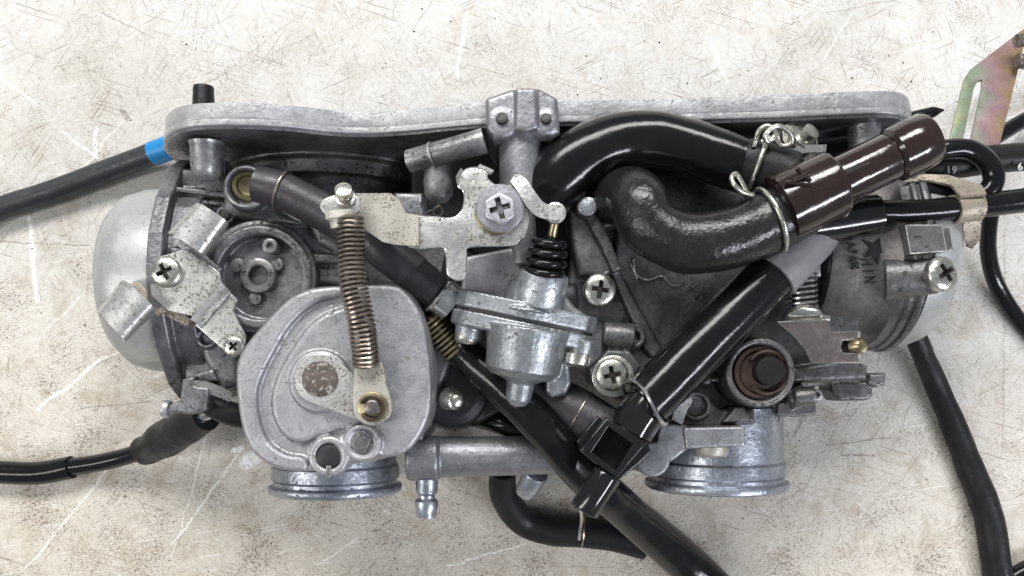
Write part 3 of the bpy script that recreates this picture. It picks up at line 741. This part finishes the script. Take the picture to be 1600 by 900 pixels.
# ---- right carburetor
RC = P(1440, 395, -150)
g = G()
g.prism([(905, 310), (960, 270), (1080, 262), (1310, 300), (1345, 340), (1345, 560), (1300, 600), (1225, 615), (1220, 660), (1060, 670), (1010, 640), (960, 620), (900, 560), (885, 450)], -70, -270, 8)
g.prism([(965, 330), (1120, 360), (1200, 400), (1150, 500), (1060, 570), (1030, 562), (1000, 510), (960, 430)], -44, -120, 9)   # lettered face
g.prism([(955, 425), (968, 425), (1034, 545), (1022, 560), (1008, 545)], -34, -120, 3)
g.prism([(884, 312), (905, 308), (922, 340), (942, 380), (958, 424), (940, 436), (905, 430), (893, 370)], -24, -120, 8)
g.prism([(908, 306), (926, 306), (934, 335), (952, 370), (972, 420), (958, 426), (936, 380), (914, 340)], -10, -120, 5)
g.disc(916, 322, 2, -80, 17, 4)
g.cyl(P(942, 522, -22), P(990, 527, -22), 20, 22, 3)
g.disc(992, 527, -12, -60, 18, 4, hole=9, depth=14)
g.prism([(920, 575), (950, 545), (985, 548), (1003, 570), (990, 600), (950, 612), (925, 600)], -12, -100, 6)
g.prism([(930, 285), (965, 280), (975, 300), (972, 350), (935, 360), (925, 320)], -20, -100, 8)
rX = 655.
g.lathe((P(1305, 400, 0).x, RC.y, RC.z), (1, 0, 0), [(0, 0), (0, 126), (8, 134), (40, 140), (70, 144), (90, 154), (100, 164), (124, 168), (124, 0)], 72)
oct2 = [(x*.98, y*.98) for x, y in oct_]
g.lathe((rX-34, RC.y, RC.z), (1, 0, 0), [(0, 0), (0, 165), (3, 170), (11, 171), (13, 166), (15, 166), (17, 173), (26, 174), (29, 170), (29, 0)], 80)
g.prism([(1298, 596), (1362, 596), (1366, 618), (1355, 626), (1312, 627), (1300, 612)], -70, -130, 6)
g.prism([(1360, 585), (1386, 582), (1384, 600), (1372, 606), (1358, 600)], -60, -130, 5)
g.prism([(1240, 575), (1330, 560), (1358, 572), (1356, 594), (1240, 598)], -42, -130, 8)
g.disc(1189, 582, 14, -120, 55, 5, 56, hole=44, depth=26)
g.prism([(1046, 606), (1080, 604), (1128, 640), (1180, 640), (1180, 664), (1070, 668), (1048, 640)], -32, -120, 5)
g.disc(1088, 634, -24, -100, 24, 4, hole=16, depth=30)
g.disc(1104, 592, -28, -100, 9, 3); g.box(P(1104, 592, -30), P(1140, 594, -30), 9, 40, 3)
g.prism([(1130, 660), (1150, 636), (1162, 636), (1180, 658)], -14, -100, 3)
g.prism([(1030, 664), (1068, 662), (1074, 702), (1050, 720), (1020, 716)], -4, -70, 5)
g.prism([(1228, 612), (1256, 600), (1262, 622), (1242, 640)], -40, -110, 4)
g.prism([(1216, 630), (1250, 626), (1276, 634), (1276, 648), (1245, 652), (1216, 650)], -56, -110, 3)
g.cyl(P(1240, 622, -44), P(1274, 618, -38), 16, 16, 3)
mb_ = G(); mb_.prism([(1068, 668), (1164, 666), (1165, 698), (1072, 702)], 6, -60, 4).prism([(1030, 660), (1074, 664), (1076, 702), (1050, 722), (1020, 720)], 0, -70, 5).disc(1020, 718, 3, -90, 28, 4)
Rb = obj('carburetor_body', g, 'castR', A, 'right carburetor body of dark stained cast aluminium', cast=1.7, sm=3)
g = G(); g.lathe((rX-4, RC.y, RC.z), (1, 0, 0), [(0, 0), (0, 152), (4, 165), (26, 163), (46, 155), (62, 138), (73, 106), (79, 60), (81, 0)], 72)
obj('silver_cap', g, 'bowl', Rb)
g = G(); g.lathe((P(1306, 400, 0).x, RC.y, RC.z+3.5), (1, 0, 0), [(2, 0), (2, 132), (10, 137), (42, 142), (70, 146), (88, 154), (100, 165), (100, 0)], 72); obj('chamber_wall', g, 'castB', Rb, 'brown stained chamber wall with raised lettering')
throat(1119, 0, 640, 778, 111, -150, 'bright', Rb)
g = G(); g.lathe(P(1380, 437, -14), P(1460, 430, 6)-P(1380, 437, -14), [(0, 0), (0, 33), (30, 32), (76, 29), (79, 26), (79, 0)], 40); obj('screw_post', g, 'castR', Rb, cast=1.6, sm=3)
g = G(); g.prism([(1414, 351), (1472, 351), (1480, 393), (1422, 397)], 34, -40, 2).prism([(1470, 356), (1484, 356), (1490, 390), (1480, 392)], 24, -40, 2); obj('stop_block', g, 'castR', Rb)
rim([(1415, 352), (1471, 352), (1479, 392), (1423, 396)], 33, 1.1, Rb, 'edge_highlight', 'castL')
obj('mount_block', mb_, 'cast', Rb, cast=1.7, sm=2)
g = G(); g.disc(1190, 582, 4, -20, 43, 3, 44, hole=34, depth=8); obj('brown_seal', g, 'rustD', Rb)
g = G(); g.disc(1190, 582, -1, -20, 33.5, 1, 40); obj('seal_floor', g, 'rustD', Rb)
g = G(); g.disc(1204, 580, 20, -20, 23, 2.5, 36); obj('shaft_end', g, 'blackS', Rb)
g = G(); g.sweep([P(1200, 582, 4)+Vector((33*math.cos(a), 33*math.sin(a), 0)) for a in [(-2.4+4.9*i/30) for i in range(31)]][::-1], [4.]*31, 8); obj('circlip', g, 'rustD', Rb)
g = G(); g.lathe(P(1110, 690, -36), (0, -1, .12), [(0, 0), (0, 28), (18, 28), (24, 24), (26, 0)], 32); obj('round_nut', g, 'tan', Rb)
g = G(); g.ribbon([(1050, 655, 4), (1054, 640, 16), (1066, 626, 18), (1080, 620, 12)], [(1066, 664, 4), (1070, 652, 16), (1074, 640, 18), (1082, 627, 12)], 4); obj('small_clip', g, 'zinc', Rb)
g = G(); g.disc(1277, 617, -32, -44, 9, 2, 20, hole=4, depth=6); obj('bleed_nozzle', g, 'castD', Rb)
phillips('cross_screw', 1479, 426, 52, 28, Rb, tilt=(.22, .1, 1), rot=30, height=18)
g = G(); g.disc(1473, 428, 34, -30, 26, 3); obj('screw_collar', g, 'castB', Rb)
phillips('cross_screw', 938, 452, 6, 26, Rb, tilt=(.05, 0, 1), rot=-10, height=16)
g = G(); g.disc(958, 588, -5, -12, 33, 1.5); obj('washer', g, 'screw', Rb)
phillips('cross_screw', 957, 586, 8, 26, Rb, tilt=(0, -.05, 1), rot=12, height=14)
g = G(); g.lathe(P(918, 322, 5), (0, 0, 1), [(-3, 0), (-3, 15), (0, 15), (2, 12), (2, 0)], 24); obj('dowel_head', g, 'castV', Rb)
# lettering cast into the body
def cylM(x, y, hx, rot):   # text laid on the chamber wall facing up
    return Matrix.Translation(P(x, y, hx)) @ Matrix.Rotation(math.radians(rot), 4, 'Z')
def letters(word, x0, y0, x1, y1, size, rot, hfun, mat, par, depth=3):
    for i, ch in enumerate(word):
        t = i/(len(word)-1) if len(word) > 1 else .5
        x = x0+(x1-x0)*t; y = y0+(y1-y0)*t; h = hfun(x, y)
        g = G(); zy = (P(x, y, h).y-RC.y)
        tilt = math.atan2(zy, 143) if hfun is hwall else 0
        M4 = Matrix.Translation(P(x, y, h)) @ Matrix.Rotation(-tilt, 4, 'X') @ Matrix.Rotation(math.radians(rot), 4, 'Z') @ Matrix.Scale(.74, 4, (1, 0, 0))
        g.text(ch, x, y, h, size, rot, depth, M4); obj('letter', g, mat, par)
def hwall(x, y):
    h = 0.
    for _ in range(6):
        dy = P(x, y, h).y-RC.y; h = RC.z+T+4.5+math.sqrt(max(0, 143**2-dy*dy))
    return h
letters('JAPAN', 1328, 372, 1336, 416, 14, -80, hwall, 'dark', Rb, 5)  # dark letter colour stands in for the shade of the relief
letters('I', 1349, 368, 1350, 369, 16, -80, hwall, 'dark', Rb, 5)
letters('HIN', 1354, 410, 1358, 437, 16, -80, hwall, 'dark', Rb, 5)
g = G(); st = [(1367+r*math.cos(a), 391+r*math.sin(a)) for i in range(8) for r, a in ((20 if i % 2 == 0 else 16, i*math.pi/4+.5), (8, i*math.pi/4+.5+math.pi/8))]
st = [(1352, 402), (1360, 388), (1348, 374), (1364, 380), (1376, 368), (1377, 384), (1390, 391), (1376, 396), (1372, 412), (1364, 400)]
g.prism(st, hwall(1367, 391)+3, hwall(1367, 391)-6, 1); obj('star_emblem', g, 'dark', Rb)  # dark like the wall letters, in place of relief shade
letters('VD', 1076, 450, 1090, 466, 17, -48, lambda x, y: -41, 'castD', Rb, 5)
g = G(); g.tube([(990, 405, -42), (994, 428, -42), (1012, 438, -42), (1034, 432, -42), (1050, 445, -42), (1064, 446, -42)], 2.2, 8, 6); g.tube([(985, 412, -42), (996, 436, -42)], 1.6, 8); obj('cast_outline_mark', g, 'castR', Rb)
# fast idle spring and plate
g = G(); g.helix([(1250, 418, 2), (1253, 492, -4)], 23, 2.2, 9, 8, 18); obj('idle_spring', g, 'steel', Rb)
g = G(); g.tube([(1250, 420, 0), (1252, 492, -6)], 13, 16); obj('idle_rod', g, 'dark', Rb)
g = G(); g.lathe(P(1252, 492, -4), (0, -1, .6), [(0, 0), (0, 28), (4, 30), (9, 30), (12, 26), (12, 0)], 32); g.box(P(1270, 494, 8), P(1298, 497, 8), 9, 8, 2); obj('idle_washer', g, 'screw', Rb)
g = G(); g.prism([(1215, 503), (1290, 500), (1298, 519), (1340, 518), (1340, 530), (1316, 532), (1312, 542), (1316, 552), (1340, 553), (1342, 567), (1268, 567), (1258, 545), (1240, 524)], 16, 8, 1.2)
g2 = G(); g2.prism([(1300, 526), (1338, 526), (1338, 558), (1300, 558)], 5, 0, 1); obj('slot_shade', g2, 'hole', Rb)  # black sheet added under the slot in place of its shade
ip = obj('slotted_plate', g, 'plum', Rb)
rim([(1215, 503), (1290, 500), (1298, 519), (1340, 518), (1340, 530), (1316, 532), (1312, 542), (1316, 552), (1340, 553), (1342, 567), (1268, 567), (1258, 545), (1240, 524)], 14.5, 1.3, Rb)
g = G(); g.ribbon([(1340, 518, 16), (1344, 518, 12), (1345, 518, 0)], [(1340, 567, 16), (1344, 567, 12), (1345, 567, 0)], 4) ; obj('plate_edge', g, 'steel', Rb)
g = G(); g.cyl(P(1328, 542, 2), P(1347, 540, 14), 13, 13, 2); g.disc(1347, 541, 18, 8, 9, 1); obj('gold_pin', g, 'brass', Rb)
g = G(); g.prism([(1272, 414), (1282, 412), (1283, 432), (1270, 430)], -6, -40, 1.5); obj('lug', g, 'castL', Rb)

# ---- rail between the carburetors with its nipple
g = G()
g.tube([(640, 714, -100), (800, 712, -100), (960, 706, -100), (1040, 700, -100)], [32, 31, 31, 30], 28, 3)
g.cyl(P(636, 716, -96), P(688, 716, -96), 38, 38, 6)
g.box(P(700, 722, -66), P(900, 716, -66), 8, 20, 2)
rl = obj('fuel_rail', g, 'cast', A, 'grey cast rail joining the two carburetors', cast=2.0)
g = G(); a = P(667, 745, -100); b = P(666, 806, -104); g.lathe(a, b-a, [(0, 0), (0, 19), (26, 18), (30, 14), (36, 14), (40, 19), (46, 20), (58, 18), (68, 16), ((b-a).length, 15), ((b-a).length, 0)], 28); obj('rail_nipple', g, 'bright', rl)
g = G(); g.cyl(P(838, 738, -120), P(820, 770, -150), 22, 18, 3); obj('bent_nipple', g, 'bright', rl)
g = G(); g.prism([(986, 700), (1040, 690), (1050, 718), (1035, 735), (1000, 738)], -30, -100, 5); obj('rail_lug', g, 'cast', rl)

# ---- dark linkage between the bodies
g = G()
g.prism([(672, 470), (720, 470), (730, 520), (760, 600), (790, 640), (740, 668), (690, 660), (676, 600)], -110, -240, 10)
g.disc(706, 612, -96, -180, 62, 24); g.cyl(P(640, 470, -100), P(900, 470, -100), 40)
lk2 = obj('linkage_casting', g, 'dark', A, cast=2.6)
g = G(); g.helix([(672, 496, -30), (712, 552, -40)], 20, 2.6, 9, 8, 16); obj('linkage_spring', g, 'brass', A)
g = G(); g.cyl(P(700, 622, -66), P(713, 626, -50), 20, 16, 3); g.lathe(P(712, 626, -50), (.5, 0, 1), [(0, 0), (0, 12), (10, 11), (12, 8), (12, 0)], 6); obj('linkage_bolt', g, 'screw', A)
g = G(); g.tube([(664, 336, -10), (674, 330, 6), (686, 322, 12), (692, 330, 6), (684, 338, 0), (672, 330, 0), (664, 345, -10)], 2.3, 8); obj('wire_hook', g, 'spring', A)
g = G(); g.prism([(615, 300), (662, 300), (662, 345), (625, 345)], -30, -100, 8); obj('side_lug', g, 'castD', A)
g = G(); g.cyl(P(700, 475, -60), P(720, 392, -60), 24); obj('dark_pivot', g, 'dark', A)
g = G(); g.ribbon([(300, 596, -20), (322, 598, -16), (345, 606, -20), (362, 616, -30)], [(300, 608, -30), (322, 614, -26), (345, 622, -30), (358, 628, -40)], 4)
obj('lower_clip', g, 'zinc', A)

# ================================================================== HOSES AND CABLES
g = G(); g.tube([(402, 287, 2), (440, 298, 4), (500, 328, 2), (560, 362, 4), (610, 398, 6), (648, 428, 4)], [28, 29, 30, 30, 31, 30], 30, 8, wob=.05, hollow=.7)
fh = obj('fuel_hose', g, 'rubP'); tag(fh, 'short purplish black rubber hose running under the long coil spring from the brass inlet', 'hose')
g = G(); c = P(441, 297, 4); d = (P(500, 328, 2)-P(402, 287, 2)).normalized(); M4 = frame(c, d)
g.sweep([M4 @ Vector((30.5*math.cos(a), 30.5*math.sin(a), 0)) for a in [2*math.pi*i/40 for i in range(41)]], [2.3]*41, 8); k = obj('wire_clip', g, 'spring'); tag(k, 'thin wire clip round the hose beside the brass inlet ring', 'hose clip')

g = G(); g.tube([(836, 312, -30), (868, 282, -14), (918, 243, -2), (985, 219, 0), (1058, 224, 4), (1120, 245, 10), (1175, 262, 18)], [54, 53, 49, 45, 43, 42, 42], 36, 8, wob=.06)
k = obj('vacuum_hose', g, 'rubG'); tag(k, 'thick black bent hose arching from behind the centre post along the plate', 'hose')
g = G(); g.tube([(1160, 256, 20), (1185, 262, 24), (1235, 280, 34)], [40, 43, 42], 36, 6, wob=.03); k = obj('hose_sleeve', g, 'rub'); tag(k, 'grey black rubber sleeve between the arching hose and the brown connector', 'sleeve')

g = G(); g.tube([(938, 322, -62), (955, 312, -26), (985, 305, 22), (1000, 322, 50), (1022, 358, 60), (1075, 380, 64), (1140, 372, 66), (1205, 345, 68), (1256, 322, 68)], [36, 40, 44, 47, 46, 48, 48, 48, 46], 40, 8, wob=.06, sd=3, hollow=.75)
k = obj('curved_hose', g, 'rubU'); tag(k, 'thick U shaped worn rubber hose ending at the brown plastic connector', 'hose')
g = G(); c = P(944, 318, -50); M4 = frame(c, P(958, 308, -10)-P(938, 322, -62))
g.sweep([M4 @ Vector((40*math.cos(a), 40*math.sin(a), 0)) for a in [2*math.pi*i/40 for i in range(41)]], [3.5]*41, 8); k = obj('retaining_ring', g, 'spring'); tag(k, 'thin metal ring round the left mouth of the U shaped hose', 'ring')
# spring clamps
def wireclamp(c, d, R, wr, extra, name, label):
    g = G(); M4 = frame(c, d)
    g.sweep([M4 @ Vector((R*math.cos(a), R*math.sin(a), 0)) for a in [2*math.pi*i/48 for i in range(49)]], [wr]*49, 10)
    for e_ in extra: g.tube(e_, wr/1, 10, 8)
    k = obj(name, g, 'screw'); tag(k, label, 'hose clamp', 'wire hose clamps'); return k
wireclamp(P(1203, 345, 68), P(1240, 330, 68)-P(1180, 356, 67), 49, 4.2, [[(1176, 305, 92), (1160, 300, 100), (1148, 290, 104), (1143, 278, 100), (1150, 272, 96), (1158, 284, 96), (1166, 300, 96)]], 'wire_clamp', 'wire spring clamp round the U shaped hose beside the brown connector')
wireclamp(P(1182, 260, 24), P(1200, 266, 26)-P(1160, 254, 20), 46, 4, [[(1178, 228, 60), (1186, 205, 72), (1200, 197, 76), (1212, 208, 76), (1200, 222, 76), (1196, 210, 82), (1215, 197, 84), (1234, 208, 80), (1236, 224, 74), (1222, 228, 70), (1208, 216, 70), (1190, 222, 64)]], 'wire_clamp', 'looped wire spring clamp on the black sleeve near the mounting plate')
g = G(); g.lathe(P(1240, 226, -10), (.2, .3, 1), [(0, 0), (0, 34), (8, 34), (12, 30), (20, 30), (22, 0)], 32); g.lathe(P(1252, 220, 16), (.5, .5, 1), [(0, 0), (0, 22), (8, 22), (10, 14), (24, 13), (26, 0)], 30)
k = obj('union_bolt', g, 'screw', A)
g = G(); g.ribbon([(1226, 236, 30), (1260, 226, 34), (1292, 226, 30)], [(1230, 246, 28), (1262, 238, 32), (1290, 238, 28)], 5); obj('bolt_tab', g, 'zinc', A)

# brown connector
B = thing('brown_connector', 'glossy dark brown plastic angled pipe connector pointing to the upper right', 'pipe connector', (1320, 280, 0))
a = P(1218, 328, 78); b = P(1452, 216, 84); d = (b-a); L = d.length; X0 = Vector((0, 0, 1))
g = G()
M4 = frame(a, d, (0, 0, 1))
g.slab(M4, circ(0, 0, 52, 10, math.pi/10), 90, 2, 6)
g.lathe(a, d, [(0, 0), (0, 42), (12, 42), (12, 0)], 36)
obj('hex_collar', g, 'brown', B)
g = G(); g.slab(M4, circ(0, 0, 37, 12, .2), L-62, 90, 4)
for i in range(3): g.box(P(1322+i*7, 270-i*4+i*8, 117-2*i*i), P(1378+i*6, 243-i*3+i*7, 119-2*i*i), 3.5, 6, 1.2)
obj('ribbed_barrel', g, 'brown', B)
g = G(); g.lathe(a, d, [(L-62, 0), (L-62, 35), (L-57, 40), (L-30, 41), (L-6, 40), (L, 37), (L, 30), (L-50, 28), (L-50, 0)], 48); obj('round_mouth', g, 'brown', B)
g = G(); g.tube([(1225, 355, 20), (1300, 345, 20), (1372, 335, 22)], [34, 34, 31], 10, 3); obj('side_branch', g, 'plast', B, 'darker lower branch of the connector')
g = G(); g.box(P(1262, 352, 84), P(1352, 306, 92), 9, 30, 3); g.box(P(1255, 338, 104), P(1318, 306, 110), 5, 20, 2); obj('lower_lip', g, 'brown', B)
g = G(); M5 = frame(P(1250, 272, 134), (0, -.15, 1), (1, .42, 0))
g.box(P(1240, 282, 133), P(1268, 268, 134), 5, 6, 1); g.box(P(1246, 262, 131), P(1268, 282, 132), 5, 6, 1); g.box(P(1228, 284, 130), P(1275, 290, 130), 5, 6, 1); obj('moulded_mark', g, 'brown', B)

# big glossy tube down the middle
g = G(); g.tube([(1235, 402, 8), (1160, 475, 20), (1085, 552, 28), (1010, 628, 30)], [38, 41, 42, 41], 40, 6, wob=.02); Tb = thing('gloss_tube', 'thick glossy black tube slanting between the carburetors with a grey band at its top', 'pipe', (1120, 510, T))
obj('tube_body', g, 'rubG', Tb)
g = G(); g.tube([(1290, 350, -6), (1262, 376, 4), (1225, 412, 12), (1206, 431, 15)], [33, 40, 43, 43], 40, 5); obj('grey_band', g, 'greyband', Tb)
g = G(); c = P(1012, 626, 32); M4 = frame(c, P(1085, 552, 28)-P(1010, 628, 32))
g.sweep([M4 @ Vector((44*math.cos(t), 44*math.sin(t), -4+8*math.sin(t*2))) for t in [2*math.pi*i/40 for i in range(41)]], [3.3]*41, 8); obj('wire_ring', g, 'steel', Tb)
# connector block at its foot
C_ = thing('square_connector', 'glossy black plastic connector with a square socket at the foot of the gloss tube', 'connector', (950, 700, T))
g = G(); g.tube([(1030, 610, 22), (1002, 646, 22), (986, 672, 20)], [34, 36, 36], 30, 4); obj('round_neck', g, 'plast', C_)
g = G(); g.prism([(905, 704), (948, 652), (1012, 692), (962, 750)], 58, -30, 4, holes=[[(926, 706), (951, 668), (988, 694), (963, 734)]])
obj('socket_frame', g, 'plast', C_)
g = G(); g.prism([(922, 705), (950, 664), (992, 693), (962, 738)], 16, -26, 1); obj('socket_floor', g, 'hole', C_)
g = G(); g.text('12', 968, 700, 17, 15, 35, 1.4); obj('moulded_number', g, 'rub', C_)
g = G(); g.prism([(990, 690), (1010, 684), (1018, 706), (1002, 722), (976, 744), (962, 752)], 40, -30, 3); obj('side_wall', g, 'plast', C_)
g = G(); g.prism([(910, 700), (945, 658), (934, 650), (900, 690)], 30, -30, 3); obj('side_wall', g, 'plast', C_)
g = G(); g.cyl(P(950, 738, 44), P(912, 798, 40), 23, 23, 4); obj('round_stub', g, 'plast', C_)
g = G(); g.tube([(906, 790, 28), (909, 810, -40), (906, 830, -200), (905, 842, -235)], 3, 8); obj('wire_pin', g, 'steel', C_)

g = G(); g.tube([(690, 520, -60), (730, 556, -44), (785, 606, -30), (850, 668, -24), (910, 738, -60), (980, 800, -150), (1060, 868, -245), (1130, 935, -280)], [24, 27, 29, 31, 31, 31, 32, 33], 36, 8, wob=.03)
k = obj('overflow_hose', g, 'rubG'); tag(k, 'long glossy black hose slanting over the rail to the bottom edge of the photo', 'hose')
g = G(); g.tube([(786, 735, -200), (788, 775, -240), (815, 812, -278), (860, 828, -288), (915, 832, -288), (960, 838, -288), (1010, 850, -288)], [21, 22, 23, 24, 24, 24, 25], 32, 8, wob=.04)
k = obj('drain_hose', g, 'rub'); tag(k, 'short matt black hose curling from under the rail along the bench', 'hose')
g = G(); c = P(910, 831, -288); M4 = frame(c, P(940, 835, -288)-P(880, 829, -288))
g.sweep([M4 @ Vector((28.5*math.cos(a), 28.5*math.sin(a), 0)) for a in [2*math.pi*i/40 for i in range(41)]], [2.2]*41, 8)
k = obj('wire_clip', g, 'spring'); tag(k, 'thin wire clip round the short hose lying on the bench', 'hose clip')
g = G(); g.tube([(830, 610, -60), (890, 640, -50), (945, 672, -40), (975, 700, -40)], [38, 40, 38, 34], 32, 6, wob=.03); k = obj('middle_hose', g, 'rubP'); tag(k, 'dark hose under the silver valve leading to the square connector', 'hose')
g = G(); c = P(905, 648, -48); M4 = frame(c, P(945, 672, -40)-P(860, 624, -55)); g.sweep([M4 @ Vector((42*math.cos(a), 42*math.sin(a), 0)) for a in [2*math.pi*i/40 for i in range(41)]], [1.8]*41, 8); k = obj('wire_clip', g, 'spring'); tag(k, 'hair thin wire clip round the dark hose under the silver valve', 'hose clip')
g = G(); g.tube([(745, 658, -150), (790, 664, -130), (850, 690, -130)], [10, 18, 20], 20, 5); k = obj('cable_boot', g, 'rubG'); tag(k, 'small black tapered boot tip behind the fuel rail', 'cable boot')

# left cables
U = thing('upper_cable', 'dusty black cable with a blue tape band entering behind the plate at left', 'cable', (120, 290, T))
g = G(); g.tube([(-60, 354, -296), (0, 326, -296), (80, 300, -294), (160, 270, -290), (240, 240, -275), (330, 205, -240), (420, 185, -230)], 17.5, 28, 8, wob=.02); obj('cable_sheath', g, 'cable', U)
g = G(); g.tube([(240, 240, -275), (270, 229, -262)], 18.8, 28, 3); obj('tape_band', g, 'blue', U)
Lw = thing('lower_cable', 'black control cable with a rubber boot leaving the lower left of the carburetors', 'cable', (120, 730, T))
g = G(); g.tube([(-60, 734, -296), (0, 738, -296), (60, 739, -296), (112, 730, -293)], 18, 28, 8, wob=.02, hollow=.75); obj('thick_sleeve', g, 'rubG', Lw)
g = G(); g.tube([(100, 731, -293), (150, 724, -285), (190, 715, -272), (228, 703, -250)], 13.5, 24, 8); obj('thin_sheath', g, 'rubG', Lw)
g = G(); g.tube([(220, 706, -256), (224, 704, -254), (236, 700, -240), (260, 684, -200), (290, 668, -150), (322, 650, -100)], [17, 22, 23, 30, 28, 23], 30, 6, wob=.07); obj('boot', g, 'rub', Lw)
g = G(); g.tube([(310, 655, -104), (322, 648, -92), (334, 640, -84)], 11, 16, 4); obj('adjuster', g, 'steel', Lw)
g = G(); g.tube([(312, 618, -78), (335, 635, -66), (365, 648, -70), (400, 652, -90)], 19, 26, 8, wob=.03); k = obj('vent_hose', g, 'rub'); tag(k, 'short black printed vent hose tucked behind the left drum cover', 'hose')
g = G(); g.text('A', 318, 630, -60+2, 11, -35, 1); obj('print_mark', g, 'print', k); g = G(); g.text('K', 329, 636, -52+2, 11, -35, 1); obj('print_mark', g, 'print', k)

# right hoses
g = G(); g.tube([(1365, 330, 16), (1430, 330, 14), (1492, 326, 8), (1560, 318, -6), (1660, 306, -20)], [17, 18, 19, 19, 19], 28, 6); k = obj('lower_right_hose', g, 'rubG'); tag(k, 'glossy black hose held by the metal clamp at right', 'hose')
H = thing('printed_hose', 'black hose with white printed digits running off the right edge', 'hose', (1530, 255, T))
g = G(); g.tube([(1440, 262, -40), (1500, 256, -40), (1560, 248, -45), (1670, 240, -50)], [20, 22, 22, 22], 28, 6); obj('hose_wall', g, 'rub', H)
for ch, x, y in (('1', 1482, 266), ('9', 1491, 266), ('6', 1594, 261)):
    g = G(); g.text(ch, x, y, -17.5, 12, 3, 1.0); obj('print_digit', g, 'print', H)
g = G(); g.tube([(1440, 244, -10), (1475, 234, 0), (1515, 235, -2), (1545, 256, -6), (1552, 285, -8), (1530, 305, -12), (1490, 300, -14), (1440, 300, -16)], 16, 26, 8); k = obj('looped_hose', g, 'rubG'); tag(k, 'thin black hose bent into a tight loop at right', 'hose')
Kc = thing('pipe_clamp', 'bent metal strap clamp round the black hose at right', 'clamp', (1510, 330, T))
c0, c1 = P(1488, 328, 8), P(1536, 322, 0); d = (c1-c0); M4 = frame(c0, d, (0, 0, 1)); W_ = d.length; Lr, Rr = [], []
for i in range(17):
    a = -2.6+4.6*i/16; Lr.append(M4 @ Vector((23*math.cos(a), 23*math.sin(a), 0))); Rr.append(M4 @ Vector((23*math.cos(a), 23*math.sin(a), W_*.8)))
g = G(); g.ribbon(Lr, Rr, -4); obj('strap', g, 'zincD', Kc)
g = G(); g.ribbon([(1412, 286, -6), (1450, 284, -2), (1485, 292, 12), (1500, 310, 28)], [(1440, 274, -6), (1480, 276, -2), (1532, 292, 12), (1540, 306, 26)], 4); obj('strap_tail', g, 'zincD', Kc)
g = G(); g.ribbon([(1502, 345, 8), (1506, 370, -10), (1510, 382, -24)], [(1532, 335, 8), (1530, 372, -10), (1520, 386, -24)], 4); obj('strap_lug', g, 'zincD', Kc)

# chromate bracket
g = G()
o_ = P(1484, 224, -40); ex = (P(1562, 226, -40)-o_); ey = (P(1510, 118, -100)-o_)
nrm = ex.cross(ey).normalized(); M4 = frame(o_, nrm, ex); iM = M4.inverted()
def onplane(x, y):   # where the sight line of plan point meets the tilted sheet
    c = Vector((0, 0, D-T)); q = P(x, y, 0); dr = q-c; t = (o_-c).dot(nrm)/dr.dot(nrm); v = iM @ (c+dr*t); return (v.x, v.y)
ol = [onplane(*p) for p in ((1480, 236), (1507, 122), (1516, 108), (1590, 52), (1606, 40), (1600, 74), (1560, 236))]
hl = [onplane(*p) for p in ((1502, 232), (1522, 138), (1528, 126), (1535, 124), (1534, 138), (1514, 232))]
g.slab(M4, ol, 0, -5, 1.2, holes=[hl]); k = obj('slotted_bracket', g, 'chromate'); tag(k, 'iridescent yellow and pink plated slotted bracket at the upper right', 'bracket')
g = G(); g.tube([(1588, 64, -90), (1640, 58, -90)], 10, 18, 3); g.tube([(1588, 94, -90), (1640, 104, -90)], 11, 18, 3); k = obj('brown_rod', g, 'rust'); tag(k, 'brown rods at the right edge behind the plated bracket', 'rod')
g = G(); g.tube([(1545, 222, -250), (1600, 188, -270), (1680, 150, -290)], 12, 20, 5); k = obj('upper_right_cable', g, 'rubG'); tag(k, 'thin black cable climbing off the right edge behind the plated bracket', 'cable')
g = G(); g.tube([(1556, 300, -180), (1546, 350, -220), (1545, 400, -260), (1560, 450, -290), (1600, 510, -303), (1680, 590, -303)], 12, 22, 8); k = obj('curving_cable', g, 'rubG'); tag(k, 'thin black cable curving down from the metal clamp off the right edge', 'cable')
g = G(); g.tube([(1420, 500, -220), (1440, 548, -250), (1462, 600, -285), (1500, 690, -295), (1528, 760, -295), (1550, 830, -295), (1562, 930, -295)], [15, 16, 17, 19, 21, 22, 22], 28, 8, wob=.12)
g.tube([(1518, 745, -297), (1513, 760, -297)], [7, 6], 12, 3, wob=.2)
g.tube([(1524, 775, -297), (1522, 792, -297)], [8, 9], 12, 3, wob=.2)
k = obj('right_cable', g, 'rub'); tag(k, 'matt black ragged cable hanging down below the right silver cap', 'cable')
g = G(); g.tube([(1570, 915, -300), (1600, 892, -300), (1680, 860, -300)], 14, 20, 5); k = obj('corner_cable', g, 'rubG'); tag(k, 'black cable just visible in the lower right corner', 'cable')
g = G(); g.tube([(1400, 192, -100), (1430, 184, -98), (1455, 176, -96), (1474, 172, -95)], [13, 11, 9, 2], 16, 6); k = obj('cable_tie_tip', g, 'rubG'); tag(k, 'pointed black tip poking out past the right end of the mounting plate', 'cable tie')
